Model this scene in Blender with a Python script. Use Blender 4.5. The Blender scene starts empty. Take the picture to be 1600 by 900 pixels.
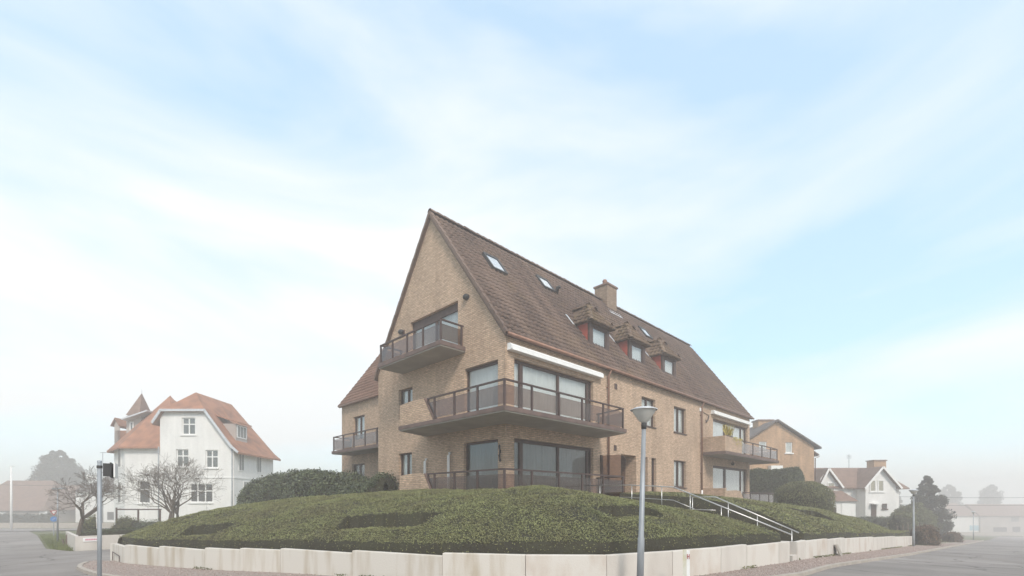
import bpy, bmesh, math, random
import numpy as np
from mathutils import Vector, Matrix
random.seed(7); rng = np.random.default_rng(7)
S2 = math.sqrt(2.0)
scene = bpy.context.scene
col = scene.collection

# ------------------------------------------------------------------ camera
CAM_Z = 1.65
cd = bpy.data.cameras.new('camera'); cam = bpy.data.objects.new('camera', cd); col.objects.link(cam)
cam.location = (0, 0, CAM_Z); cam.rotation_euler = (math.radians(90), 0, math.radians(-45))
cd.sensor_width = 36; cd.lens = 36 * 744 / 1600; cd.shift_y = (782 - 450) / 1600
cd.clip_end = 3000; cd.clip_start = 0.05
scene.camera = cam
# ------------------------------------------------------------------ sky, sun, exposure
SUN_EL, SUN_DIR = math.radians(42), Vector((-0.45, -0.9, 0)).normalized()
w = bpy.data.worlds.new('World'); scene.world = w; w.use_nodes = True
nt = w.node_tree; nt.nodes.clear()
def N(t, tree, **k):
    n = tree.nodes.new(t)
    for a, b in k.items(): setattr(n, a, b)
    return n
out = N('ShaderNodeOutputWorld', nt); bg = N('ShaderNodeBackground', nt); bg.inputs[1].default_value = 0.12
sky = N('ShaderNodeTexSky', nt, sky_type='NISHITA', sun_disc=False)
sky.sun_elevation = SUN_EL; sky.sun_rotation = math.atan2(SUN_DIR.x, SUN_DIR.y); sky.air_density = 1.0; sky.dust_density = 0.6; sky.ozone_density = 1.0
tc = N('ShaderNodeTexCoord', nt); mp = N('ShaderNodeMapping', nt); mp.inputs['Scale'].default_value = (1.0, 1.0, 3.2); mp.inputs['Rotation'].default_value = (0, 0.25, 0.3)
no = N('ShaderNodeTexNoise', nt); no.inputs['Scale'].default_value = 1.3; no.inputs['Detail'].default_value = 7; no.inputs['Roughness'].default_value = 0.5; no.inputs['Distortion'].default_value = 0.5
rp = N('ShaderNodeValToRGB', nt); rp.color_ramp.elements[0].position = 0.36; rp.color_ramp.elements[1].position = 0.62
rp.color_ramp.elements[0].color = (0.22, 0.22, 0.22, 1); rp.color_ramp.elements[1].color = (0.97, 0.97, 0.97, 1)
mx = N('ShaderNodeMix', nt, data_type='RGBA'); mx.inputs['B'].default_value = (4.45, 4.55, 4.55, 1)
L = nt.links.new
L(tc.outputs['Generated'], mp.inputs[0]); L(mp.outputs[0], no.inputs['Vector']); L(no.outputs['Fac'], rp.inputs[0])
L(rp.outputs[0], mx.inputs['Factor']); gn = N('ShaderNodeMix', nt, data_type='RGBA', blend_type='MULTIPLY'); gn.inputs['Factor'].default_value = 1; gn.inputs['B'].default_value = (1.25, 1.70, 1.72, 1); L(sky.outputs[0], gn.inputs['A']); cbm = N('ShaderNodeMix', nt, data_type='RGBA'); cbm.inputs['Factor'].default_value = .65; cbm.inputs['B'].default_value = (2.05, 3.15, 4.05, 1); L(gn.outputs['Result'], cbm.inputs['A']); L(cbm.outputs['Result'], mx.inputs['A']); L(mx.outputs['Result'], bg.inputs[0]); L(bg.outputs[0], out.inputs[0])
sd = bpy.data.lights.new('sun', 'SUN'); sd.energy = 1.5; sd.angle = math.radians(14); sd.color = (1.0, 0.92, 0.83)
sun = bpy.data.objects.new('sun', sd); col.objects.link(sun); sun.location = (0, -20, 40)
sv = Vector((SUN_DIR.x * math.cos(SUN_EL), SUN_DIR.y * math.cos(SUN_EL), math.sin(SUN_EL)))
sun.rotation_euler = sv.to_track_quat('Z', 'Y').to_euler()
vs = scene.view_settings; vs.view_transform = 'Standard'; vs.look = 'None'; vs.gamma = 1; vs.use_curve_mapping = False; vs.exposure = 1.03
scene.render.engine = 'CYCLES'
scene.cycles.max_bounces = 8; scene.cycles.transparent_max_bounces = 16; scene.cycles.volume_bounces = 4
scene.cycles.use_denoising = True

# ------------------------------------------------------------------ geometry of the view
def W(cx, d, z=0.0):                       # camera-aligned ground coordinates -> world
    return Vector(((d + cx) / S2, (d - cx) / S2, z))
def PX(x, y, d):                           # pixel direction at a known depth
    return W((x - 800) / 744 * d, d, CAM_Z + (782 - y) / 744 * d)
def RX(x, Y): a = (x - 800) / 744; return Y * (1 + a) / (1 - a)      # X on a plane facing the right street
def RZ(x, y, Y): a = (x - 800) / 744; return CAM_Z + (782 - y) / 744 * Y * S2 / (1 - a)
def LY(x, X): a = (x - 800) / 744; return X * (1 - a) / (1 + a)      # Y on a plane facing the left street
def relu(v, k=1.5): return np.where(v > k, v - k / 2, np.where(v > 0, v * v / (2 * k), 0.0))
def sm(v): v = np.clip(v, 0, 1); return v * v * (3 - 2 * v)
def ground(X, Y):
    X = np.asarray(X, float); Y = np.asarray(Y, float)
    zr = 0.048 * relu(np.minimum(X, 195) - 13.0); zl = 0.028 * relu(np.minimum(Y, 90) - 6.5)
    zr = zr * (1 - 0.8 * sm((Y - 4.5) / 6.0) * sm((100 - X) / 20))
    return -np.minimum(zr + zl, 9.5)
def gz(X, Y): return float(ground(X, Y))

# ------------------------------------------------------------------ materials
def principled(name):
    m = bpy.data.materials.new(name); m.use_nodes = True
    return m, m.node_tree, m.node_tree.nodes['Principled BSDF']
def mat(name, c1, c2=None, scale=3.0, rough=0.8, bump=0.0, bscale=30.0, metal=0.0, spec=0.3, detail=5, stretch=(1, 1, 1), island=0.0, lo=0.35, hi=0.65):
    m, t, b = principled(name); c2 = c2 or tuple(v * 0.8 for v in c1)
    g = N('ShaderNodeNewGeometry', t); mp = N('ShaderNodeMapping', t); mp.inputs['Scale'].default_value = stretch
    n = N('ShaderNodeTexNoise', t); n.inputs['Scale'].default_value = scale; n.inputs['Detail'].default_value = detail
    r = N('ShaderNodeValToRGB', t); r.color_ramp.elements[0].position = lo; r.color_ramp.elements[1].position = hi
    r.color_ramp.elements[0].color = (*c2, 1); r.color_ramp.elements[1].color = (*c1, 1)
    k = t.links.new
    k(g.outputs['Position'], mp.inputs[0]); k(mp.outputs[0], n.inputs['Vector']); k(n.outputs['Fac'], r.inputs[0])
    src = r.outputs[0]
    if island:
        hs = N('ShaderNodeHueSaturation', t); mr = N('ShaderNodeMapRange', t)
        mr.inputs['To Min'].default_value = 1 - island; mr.inputs['To Max'].default_value = 1 + island
        k(g.outputs['Random Per Island'], mr.inputs['Value']); k(mr.outputs[0], hs.inputs['Value']); k(src, hs.inputs['Color']); src = hs.outputs[0]
    k(src, b.inputs['Base Color'])
    b.inputs['Roughness'].default_value = rough; b.inputs['Metallic'].default_value = metal; b.inputs['Specular IOR Level'].default_value = spec
    if bump:
        n2 = N('ShaderNodeTexNoise', t); n2.inputs['Scale'].default_value = bscale; n2.inputs['Detail'].default_value = 6
        bp = N('ShaderNodeBump', t); bp.inputs['Strength'].default_value = bump; bp.inputs['Distance'].default_value = 0.02
        k(g.outputs['Position'], n2.inputs['Vector']); k(n2.outputs['Fac'], bp.inputs['Height']); k(bp.outputs[0], b.inputs['Normal'])
    return m
def brick_mat(name, c1, c2, mortar, bw=0.215, bh=0.068, stain=0.25, rough=0.9, msize=0.011, diag=False):
    m, t, b = principled(name); k = t.links.new
    g = N('ShaderNodeNewGeometry', t); sp = N('ShaderNodeSeparateXYZ', t); ad = N('ShaderNodeMath', t, operation='MULTIPLY_ADD'); ad.inputs[1].default_value = 1.0 if not diag else 1.414; cb = N('ShaderNodeCombineXYZ', t)
    k(g.outputs['Position'], sp.inputs[0]); k(sp.outputs[0], ad.inputs[0]); (k(sp.outputs[1], ad.inputs[2]) if not diag else setattr(ad.inputs[2], 'default_value', 0.0)); k(ad.outputs[0], cb.inputs[0]); k(sp.outputs[2], cb.inputs[1])
    br = N('ShaderNodeTexBrick', t); k(cb.outputs[0], br.inputs['Vector'])
    br.inputs['Scale'].default_value = 1; br.inputs['Brick Width'].default_value = bw; br.inputs['Row Height'].default_value = bh; br.inputs['Mortar Size'].default_value = msize; br.inputs['Mortar Smooth'].default_value = 0.3
    br.inputs['Color1'].default_value = (*c1, 1); br.inputs['Color2'].default_value = (*c2, 1); br.inputs['Mortar'].default_value = (*mortar, 1); br.inputs['Bias'].default_value = -0.1
    n = N('ShaderNodeTexNoise', t); n.inputs['Scale'].default_value = 0.55; n.inputs['Detail'].default_value = 8; n.inputs['Roughness'].default_value = 0.65; k(g.outputs['Position'], n.inputs['Vector'])
    mr = N('ShaderNodeMapRange', t); mr.inputs['From Min'].default_value = 0.3; mr.inputs['From Max'].default_value = 0.7; mr.inputs['To Min'].default_value = 1 - stain; mr.inputs['To Max'].default_value = 1 + stain * 0.5
    k(n.outputs['Fac'], mr.inputs['Value'])
    n3 = N('ShaderNodeTexNoise', t); n3.inputs['Scale'].default_value = 1; n3.inputs['Detail'].default_value = 2; vm = N('ShaderNodeVectorMath', t, operation='MULTIPLY'); vm.inputs[1].default_value = (5, 16, 1); k(cb.outputs[0], vm.inputs[0]); k(vm.outputs[0], n3.inputs['Vector'])
    mr3 = N('ShaderNodeMapRange', t); mr3.inputs['From Min'].default_value = 0.3; mr3.inputs['From Max'].default_value = 0.7; mr3.inputs['To Min'].default_value = 1 - min(.22, stain * 1.5 if stain > .1 else .04); mr3.inputs['To Max'].default_value = 1 + min(.18, stain * 1.2 if stain > .1 else .03); k(n3.outputs['Fac'], mr3.inputs['Value'])
    n4 = N('ShaderNodeTexNoise', t); n4.inputs['Scale'].default_value = 1; n4.inputs['Detail'].default_value = 5; vm4 = N('ShaderNodeVectorMath', t, operation='MULTIPLY'); vm4.inputs[1].default_value = (2.2, .28, 1); k(cb.outputs[0], vm4.inputs[0]); k(vm4.outputs[0], n4.inputs['Vector'])
    mr4 = N('ShaderNodeMapRange', t); mr4.inputs['From Min'].default_value = .35; mr4.inputs['From Max'].default_value = .65; mr4.inputs['To Min'].default_value = 1 - stain * .7; mr4.inputs['To Max'].default_value = 1 + stain * .25; k(n4.outputs['Fac'], mr4.inputs['Value'])
    mu0 = N('ShaderNodeMath', t, operation='MULTIPLY'); k(mr.outputs[0], mu0.inputs[0]); k(mr4.outputs[0], mu0.inputs[1])
    mu = N('ShaderNodeMath', t, operation='MULTIPLY'); k(mu0.outputs[0], mu.inputs[0]); k(mr3.outputs[0], mu.inputs[1])
    hs = N('ShaderNodeHueSaturation', t); k(br.outputs['Color'], hs.inputs['Color']); k(mu.outputs[0], hs.inputs['Value']); k(hs.outputs[0], b.inputs['Base Color'])
    bp = N('ShaderNodeBump', t); bp.inputs['Strength'].default_value = 0.6; bp.inputs['Distance'].default_value = 0.008; bp.invert = True
    k(br.outputs['Fac'], bp.inputs['Height']); k(bp.outputs[0], b.inputs['Normal'])
    b.inputs['Roughness'].default_value = rough; b.inputs['Specular IOR Level'].default_value = 0.2
    return m
def glass_mat(name, tint, refl=0.9, rough=0.02, base=0.06):
    m = bpy.data.materials.new(name); m.use_nodes = True; t = m.node_tree; t.nodes.clear(); k = t.links.new
    o = N('ShaderNodeOutputMaterial', t); tr = N('ShaderNodeBsdfTransparent', t); gl = N('ShaderNodeBsdfGlossy', t); mi = N('ShaderNodeMixShader', t)
    lw_ = N('ShaderNodeLayerWeight', t); lw_.inputs[0].default_value = .5; fr = N('ShaderNodeMath', t, operation='POWER'); fr.inputs[1].default_value = 4.0; k(lw_.outputs['Facing'], fr.inputs[0]); ad = N('ShaderNodeMath', t, operation='ADD', use_clamp=True); ad.inputs[1].default_value = base
    tr.inputs[0].default_value = (*tint, 1); gl.inputs[0].default_value = (refl, refl, refl, 1); gl.inputs['Roughness'].default_value = rough
    k(fr.outputs[0], ad.inputs[0]); k(ad.outputs[0], mi.inputs[0]); k(tr.outputs[0], mi.inputs[1]); k(gl.outputs[0], mi.inputs[2]); k(mi.outputs[0], o.inputs[0])
    return m
def tile_mat(name, c1, c2, moss, scale=2.2):
    m, t, b = principled(name); k = t.links.new
    g = N('ShaderNodeNewGeometry', t)
    n = N('ShaderNodeTexNoise', t); n.inputs['Scale'].default_value = 7; n.inputs['Detail'].default_value = 2; k(g.outputs['Position'], n.inputs['Vector'])
    r = N('ShaderNodeValToRGB', t); r.color_ramp.elements[0].position = .32; r.color_ramp.elements[1].position = .68; r.color_ramp.elements[0].color = (*c1, 1); r.color_ramp.elements[1].color = (*c2, 1); k(n.outputs['Fac'], r.inputs[0])
    n2 = N('ShaderNodeTexNoise', t); n2.inputs['Scale'].default_value = scale * .25; n2.inputs['Detail'].default_value = 7; n2.inputs['Roughness'].default_value = .7; k(g.outputs['Position'], n2.inputs['Vector'])
    r2 = N('ShaderNodeValToRGB', t); r2.color_ramp.elements[0].position = .5; r2.color_ramp.elements[1].position = .72; k(n2.outputs['Fac'], r2.inputs[0])
    sc = N('ShaderNodeMath', t, operation='MULTIPLY'); sc.inputs[1].default_value = .6; k(r2.outputs[0], sc.inputs[0])
    mx = N('ShaderNodeMix', t, data_type='RGBA'); mx.inputs['B'].default_value = (*moss, 1); k(sc.outputs[0], mx.inputs['Factor']); k(r.outputs[0], mx.inputs['A'])
    n5 = N('ShaderNodeTexNoise', t); n5.inputs['Scale'].default_value = 1; n5.inputs['Detail'].default_value = 4; vm5 = N('ShaderNodeVectorMath', t, operation='MULTIPLY'); vm5.inputs[1].default_value = (.9, .16, .12); k(g.outputs['Position'], vm5.inputs[0]); k(vm5.outputs[0], n5.inputs['Vector'])
    r5 = N('ShaderNodeValToRGB', t); r5.color_ramp.elements[0].position = .46; r5.color_ramp.elements[1].position = .66; r5.color_ramp.elements[1].color = (.75, .75, .75, 1); k(n5.outputs['Fac'], r5.inputs[0])
    mx5 = N('ShaderNodeMix', t, data_type='RGBA'); mx5.inputs['B'].default_value = (min(1, c2[0] * 1.35), c2[1] * 1.42, c2[2] * 1.45, 1); k(r5.outputs[0], mx5.inputs['Factor']); k(mx.outputs['Result'], mx5.inputs['A']); k(mx5.outputs['Result'], b.inputs['Base Color'])
    b.inputs['Roughness'].default_value = .75; b.inputs['Specular IOR Level'].default_value = .25
    return m
M = {}
M['brick'] = brick_mat('tan_brick', (0.61, 0.435, 0.305), (0.48, 0.332, 0.228), (0.36, 0.275, 0.21), msize=.012, stain=.15)
M['brick_dark'] = brick_mat('dark_chimney_brick', (0.36, 0.25, 0.175), (0.27, 0.185, 0.125), (0.23, 0.18, 0.14), stain=.2)  # darker, browner brick tone for the chimney
M['brick_orange'] = brick_mat('orange_brick', (0.52, 0.325, 0.19), (0.44, 0.265, 0.15), (0.42, 0.31, 0.22), diag=True)
M['brick_white'] = brick_mat('white_painted_brick', (0.80, 0.785, 0.76), (0.76, 0.745, 0.72), (0.74, 0.72, 0.70), stain=.08, diag=True)
M['tile'] = tile_mat('brown_roof_tile', (0.080, 0.056, 0.047), (0.155, 0.102, 0.079), (0.25, 0.17, 0.105))
M['tile_red'] = tile_mat('red_roof_tile', (0.155, 0.088, 0.065), (0.215, 0.118, 0.085), (0.21, 0.13, 0.09))
M['tile_moss'] = tile_mat('mossy_roof_tile', (0.095, 0.062, 0.044), (0.16, 0.105, 0.07), (0.20, 0.155, 0.075), 5)
M['tile_orange'] = mat('orange_plain_tile', (0.36, 0.165, 0.095), (0.23, 0.108, 0.068), scale=1.1, bump=.5, bscale=14, rough=.85)
M['tile_far'] = mat('faded_brown_tile', (0.23, 0.15, 0.115), (0.17, 0.11, 0.088), scale=2, bump=.5, bscale=14)
M['slate'] = mat('grey_slate', (0.135, 0.115, 0.108), (0.10, 0.086, 0.082), scale=3)
M['wood'] = mat('brown_wood_frame', (0.085, 0.052, 0.042), (0.060, 0.036, 0.030), scale=6, rough=.55)
M['rail'] = mat('brown_painted_metal', (0.080, 0.048, 0.041), (0.058, 0.038, 0.034), scale=5, rough=.5)
M['fascia'] = mat('red_brown_fascia', (0.165, 0.112, 0.096), (0.115, 0.080, 0.070), scale=3, rough=.7)
M['red'] = mat('red_cheek_panel', (0.40, 0.085, 0.055), (0.34, 0.07, 0.05), scale=4, rough=.7)
M['soffit'] = mat('grey_concrete_soffit', (0.36, 0.325, 0.28), (0.28, 0.25, 0.215), scale=1.3, bump=.2)
M['conc'] = mat('pale_concrete', (0.60, 0.56, 0.51), (0.50, 0.455, 0.41), scale=2.5, bump=.25, bscale=40, stretch=(1, 1, .35), lo=.3, hi=.7)
M['conc_stain'] = mat('stained_concrete', (0.60, 0.56, 0.505), (0.43, 0.365, 0.28), scale=3.2, bump=.25, bscale=40, stretch=(1, 1, .14), lo=.27, hi=.5)
M['conc_rust'] = mat('rust_spotted_concrete', (0.60, 0.56, 0.51), (0.46, 0.37, 0.30), scale=2.0, bump=.25, bscale=40, stretch=(1, 1, .45), lo=.25, hi=.5)
M['white'] = mat('white_enamel', (0.80, 0.79, 0.77), (0.74, 0.73, 0.71), scale=5, rough=.45)
M['cream'] = mat('cream_shutter', (0.62, 0.54, 0.42), (0.57, 0.49, 0.38), scale=4)
M['zinc'] = mat('zinc_sheet', (0.62, 0.63, 0.65), (0.50, 0.51, 0.53), scale=6, rough=.5, metal=.3)
M['galv'] = mat('galvanised_steel', (0.36, 0.38, 0.40), (0.27, 0.285, 0.30), scale=7, rough=.55, metal=.4, stretch=(1, 1, .3))
M['steel'] = mat('stainless_steel', (0.62, 0.61, 0.59), (0.52, 0.51, 0.49), scale=5, rough=.35, metal=.9)
M['copper'] = mat('brown_copper_pipe', (0.30, 0.165, 0.115), (0.22, 0.12, 0.085), scale=5, rough=.5, metal=.2)
M['black'] = mat('black_iron', (0.025, 0.022, 0.022), (0.018, 0.016, 0.016), rough=.6)
M['darkgrey'] = mat('dark_plastic', (0.06, 0.058, 0.058), rough=.6)
M['curtain'] = mat('white_sheer_curtain', (0.84, 0.83, 0.81), (0.74, 0.73, 0.71), scale=1.2, rough=.9)
M['blind'] = mat('grey_blind', (0.24, 0.235, 0.225), (0.17, 0.168, 0.16), scale=.8, rough=.9)
M['dark_in'] = mat('dark_room', (0.10, 0.095, 0.095), rough=.9)  # flat dark sheet behind panes; unlit room painted as a colour
M['glass'] = glass_mat('window_glass', (0.86, 0.88, 0.88), base=.05)
M['smoked'] = glass_mat('smoked_glass', (0.64, 0.57, 0.54), base=.04)
M['bowl'] = mat('lamp_bowl', (0.55, 0.53, 0.49), (0.47, 0.45, 0.42), scale=5, rough=.4)
M['asphalt'] = mat('asphalt', (0.30, 0.272, 0.252), (0.215, 0.194, 0.18), scale=.5, bump=.5, bscale=90, rough=.9, detail=9, lo=.3, hi=.7)
def asphalt_detail(m):
    t = m.node_tree; b = t.nodes['Principled BSDF']; k = t.links.new; src = b.inputs['Base Color'].links[0].from_socket
    g = N('ShaderNodeNewGeometry', t); n = N('ShaderNodeTexNoise', t); n.inputs['Scale'].default_value = .9; n.inputs['Detail'].default_value = 4; k(g.outputs['Position'], n.inputs['Vector'])
    va = N('ShaderNodeVectorMath', t, operation='MULTIPLY_ADD'); va.inputs[1].default_value = (1.2, 1.2, 0); k(n.outputs['Color'], va.inputs[0]); k(g.outputs['Position'], va.inputs[2])
    vo = N('ShaderNodeTexVoronoi', t, feature='DISTANCE_TO_EDGE'); vo.inputs['Scale'].default_value = .22; k(va.outputs[0], vo.inputs['Vector'])
    r = N('ShaderNodeValToRGB', t); r.color_ramp.elements[0].position = .002; r.color_ramp.elements[1].position = .010; r.color_ramp.elements[0].color = (.45, .45, .45, 1); k(vo.outputs['Distance'], r.inputs[0])
    v2 = N('ShaderNodeTexVoronoi', t); v2.inputs['Scale'].default_value = .13; k(va.outputs[0], v2.inputs['Vector']); r2 = N('ShaderNodeMapRange', t); r2.inputs['To Min'].default_value = .80; r2.inputs['To Max'].default_value = 1.1; sx = N('ShaderNodeSeparateColor', t); k(v2.outputs['Color'], sx.inputs[0]); k(sx.outputs[0], r2.inputs['Value'])
    m1 = N('ShaderNodeMix', t, data_type='RGBA', blend_type='MULTIPLY'); m1.inputs['Factor'].default_value = 1; k(src, m1.inputs['A']); k(r.outputs[0], m1.inputs['B'])
    hs = N('ShaderNodeHueSaturation', t); k(m1.outputs['Result'], hs.inputs['Color']); k(r2.outputs[0], hs.inputs['Value']); k(hs.outputs[0], b.inputs['Base Color'])
asphalt_detail(M['asphalt'])
M['gravel'] = mat('pink_gravel', (0.38, 0.32, 0.285), (0.25, 0.20, 0.175), scale=24, bump=1, bscale=45, rough=.95, detail=3)
M['pebble'] = mat('pebble', (0.42, 0.34, 0.30), (0.24, 0.18, 0.16), scale=30, island=.35)
M['kerb'] = mat('kerb_stone', (0.42, 0.37, 0.32), (0.34, 0.30, 0.26), scale=4, bump=.3)
M['soil'] = mat('soil', (0.085, 0.062, 0.042), (0.055, 0.042, 0.030), scale=2, bump=.6, bscale=20)
M['grass'] = mat('grass_ground', (0.125, 0.130, 0.048), (0.085, 0.088, 0.038), scale=.6, bump=.6, bscale=30)
M['blade'] = mat('grass_blade', (0.16, 0.18, 0.055), (0.10, 0.12, 0.04), scale=.8, island=.3)
M['juniper_base'] = mat('clipped_cover_core', (0.040, 0.038, 0.020), (0.030, 0.026, 0.016), scale=2, bump=.8, bscale=25)  # bare brown interior of the clipped growth, its own colour
M['juniper'] = mat('clipped_cover_leaf', (0.232, 0.240, 0.102), (0.175, 0.160, 0.078), scale=1.1, island=.24, rough=.7, detail=9, lo=.3, hi=.62)
M['laurel'] = mat('laurel_leaf', (0.088, 0.106, 0.045), (0.052, 0.064, 0.030), scale=1.5, island=.45, rough=.5, spec=.5)
M['yew'] = mat('yew_leaf', (0.085, 0.10, 0.048), (0.052, 0.062, 0.032), scale=1.5, island=.4)
M['boxleaf'] = mat('box_leaf', (0.18, 0.18, 0.09), (0.11, 0.115, 0.06), scale=2, island=.4)
M['conifer'] = mat('conifer_leaf', (0.062, 0.068, 0.046), (0.042, 0.046, 0.034), scale=1, island=.4)
M['shrub'] = mat('shrub_leaf', (0.17, 0.18, 0.06), (0.10, 0.10, 0.045), scale=1, island=.4)
M['brown_leaf'] = mat('dry_brown_leaf', (0.16, 0.11, 0.07), (0.10, 0.07, 0.05), scale=1.5, island=.4)
M['bark'] = mat('bark', (0.150, 0.118, 0.090), (0.095, 0.075, 0.058), scale=8, bump=.6, bscale=40)
M['yellow_leaf'] = mat('yellow_leaf', (0.50, 0.40, 0.10), (0.38, 0.32, 0.09), scale=9, island=.3)
M['lichen'] = mat('lichen_concrete', (0.62, 0.60, 0.52), (0.45, 0.38, 0.14), scale=5, bump=.4, stretch=(1, 1, .4), lo=.42, hi=.6)
M['signred'] = mat('red_print', (0.45, 0.05, 0.05), rough=.5)
M['signpink'] = mat('pink_print', (0.62, 0.22, 0.30), rough=.5)
M['signblue'] = mat('blue_sign', (0.06, 0.20, 0.48), rough=.5)
M['shopblue'] = mat('pale_blue_board', (0.30, 0.50, 0.60), rough=.7)
M['far_wall'] = mat('far_render', (0.42, 0.37, 0.34), (0.36, 0.32, 0.29), scale=.5)
M['far_tree'] = mat('far_leaf', (0.055, 0.060, 0.042), (0.040, 0.043, 0.034), scale=.5, island=.3)

# ------------------------------------------------------------------ mesh helpers
class MB:
    def __init__(s): s.v = []; s.f = []
    def add(s, vs, fs):
        o = len(s.v); s.v += [tuple(p) for p in vs]; s.f += [tuple(i + o for i in f) for f in fs]; return s
    def box(s, a, b):
        (x0, y0, z0), (x1, y1, z1) = a, b
        vs = [(x0, y0, z0), (x1, y0, z0), (x1, y1, z0), (x0, y1, z0), (x0, y0, z1), (x1, y0, z1), (x1, y1, z1), (x0, y1, z1)]
        return s.add(vs, [(0, 3, 2, 1), (4, 5, 6, 7), (0, 1, 5, 4), (1, 2, 6, 5), (2, 3, 7, 6), (3, 0, 4, 7)])
    def bar(s, p, q, wd, ht, up=(0, 0, 1)):       # rectangular bar from p to q
        p, q = Vector(p), Vector(q); t = (q - p).normalized(); u = Vector(up)
        if abs(t.dot(u)) > .98: u = Vector((1, 0, 0))
        sd_ = t.cross(u).normalized() * wd / 2; u = sd_.cross(t).normalized() * ht / 2
        vs = [p - sd_ - u, p + sd_ - u, p + sd_ + u, p - sd_ + u, q - sd_ - u, q + sd_ - u, q + sd_ + u, q - sd_ + u]
        return s.add(vs, [(0, 3, 2, 1), (4, 5, 6, 7), (0, 1, 5, 4), (1, 2, 6, 5), (2, 3, 7, 6), (3, 0, 4, 7)])
    def tube(s, pts, rad, n=8, cap=True):
        pts = [Vector(p) for p in pts]; rad = rad if isinstance(rad, (list, tuple)) else [rad] * len(pts); rings = []
        for i, p in enumerate(pts):
            t = (pts[min(i + 1, len(pts) - 1)] - pts[max(i - 1, 0)]).normalized()
            u = t.cross(Vector((0, 0, 1)) if abs(t.z) < .95 else Vector((1, 0, 0))).normalized(); v = t.cross(u)
            rings.append([p + (u * math.cos(2 * math.pi * k / n) + v * math.sin(2 * math.pi * k / n)) * rad[i] for k in range(n)])
        vs = [p for r in rings for p in r]; fs = []
        for i in range(len(pts) - 1):
            for k in range(n): fs.append((i * n + k, i * n + (k + 1) % n, (i + 1) * n + (k + 1) % n, (i + 1) * n + k))
        if cap: fs += [tuple(range(n - 1, -1, -1)), tuple(range((len(pts) - 1) * n, len(pts) * n))]
        return s.add(vs, fs)
    def lathe(s, prof, c, n=24):
        vs = []; fs = []
        for r, z in prof:
            for k in range(n): vs.append((c[0] + r * math.cos(2 * math.pi * k / n), c[1] + r * math.sin(2 * math.pi * k / n), c[2] + z))
        for i in range(len(prof) - 1):
            for k in range(n): fs.append((i * n + k, i * n + (k + 1) % n, (i + 1) * n + (k + 1) % n, (i + 1) * n + k))
        return s.add(vs, fs)
    def prism(s, poly, vec):                        # extrude a planar 3d polygon by vec
        poly = [Vector(p) for p in poly]; vec = Vector(vec); n = len(poly)
        return s.add(poly + [p + vec for p in poly], [tuple(range(n - 1, -1, -1)), tuple(range(n, 2 * n))] + [(i, (i + 1) % n, n + (i + 1) % n, n + i) for i in range(n)])
    def build(s, name, m, parent=None, smooth=False):
        me = bpy.data.meshes.new(name); me.from_pydata(s.v, [], s.f); me.materials.append(M[m] if isinstance(m, str) else m)
        if smooth: me.polygons.foreach_set('use_smooth', [True] * len(me.polygons))
        return link(name, me, parent)
def link(name, me, parent=None):
    o = bpy.data.objects.new(name, me); col.objects.link(o)
    if parent is not None: o.parent = parent; o.matrix_parent_inverse = parent.matrix_basis.inverted()
    return o
def empty(name, loc, label, cat, group=None):
    o = bpy.data.objects.new(name, None); col.objects.link(o); o.location = loc; o.empty_display_size = .3
    return tag(o, label, cat, group)
def tag(o, label=None, cat=None, group=None, kind=None):
    if label: o['label'] = label
    if cat: o['category'] = cat
    if group: o['group'] = group
    if kind: o['kind'] = kind
    return o
def quads_np(name, verts, m, parent=None, smooth=False):        # verts (n,4,3)
    n = len(verts); me = bpy.data.meshes.new(name)
    me.vertices.add(n * 4); me.vertices.foreach_set('co', verts.reshape(-1).astype(np.float32))
    me.loops.add(n * 4); me.loops.foreach_set('vertex_index', np.arange(n * 4, dtype=np.int32))
    me.polygons.add(n); me.polygons.foreach_set('loop_start', np.arange(0, n * 4, 4, dtype=np.int32)); me.polygons.foreach_set('loop_total', np.full(n, 4, np.int32))
    me.materials.append(M[m]); me.update(calc_edges=True); return link(name, me, parent)
def grid_mesh(name, P, m, parent=None, smooth=True):            # P (a,b,3)
    a, b = P.shape[:2]; idx = np.arange(a * b).reshape(a, b)
    f = np.stack([idx[:-1, :-1], idx[1:, :-1], idx[1:, 1:], idx[:-1, 1:]], -1).reshape(-1, 4)
    me = bpy.data.meshes.new(name); me.vertices.add(a * b); me.vertices.foreach_set('co', P.reshape(-1).astype(np.float32))
    me.loops.add(f.size); me.loops.foreach_set('vertex_index', f.reshape(-1).astype(np.int32))
    me.polygons.add(len(f)); me.polygons.foreach_set('loop_start', np.arange(0, f.size, 4, dtype=np.int32)); me.polygons.foreach_set('loop_total', np.full(len(f), 4, np.int32))
    if smooth: me.polygons.foreach_set('use_smooth', [True] * len(f))
    me.materials.append(M[m]); me.update(calc_edges=True); return link(name, me, parent)
def leaves(name, pts, nrm, ln, wd, m, parent=None, spread=.7, lift=0.0):
    n = len(pts); v = rng.normal(size=(n, 3)); nn = nrm + v * spread; nn /= np.linalg.norm(nn, axis=1, keepdims=True) + 1e-9
    r = rng.normal(size=(n, 3)); t = np.cross(nn, r); t /= np.linalg.norm(t, axis=1, keepdims=True) + 1e-9; b = np.cross(nn, t)
    l = (ln * rng.uniform(.6, 1.3, n))[:, None]; q = (wd * rng.uniform(.6, 1.3, n))[:, None]; c = pts + nrm * lift
    return quads_np(name, np.stack([c - t * l / 2, c + b * q / 2, c + t * l / 2, c - b * q / 2], 1), m, parent)
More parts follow.
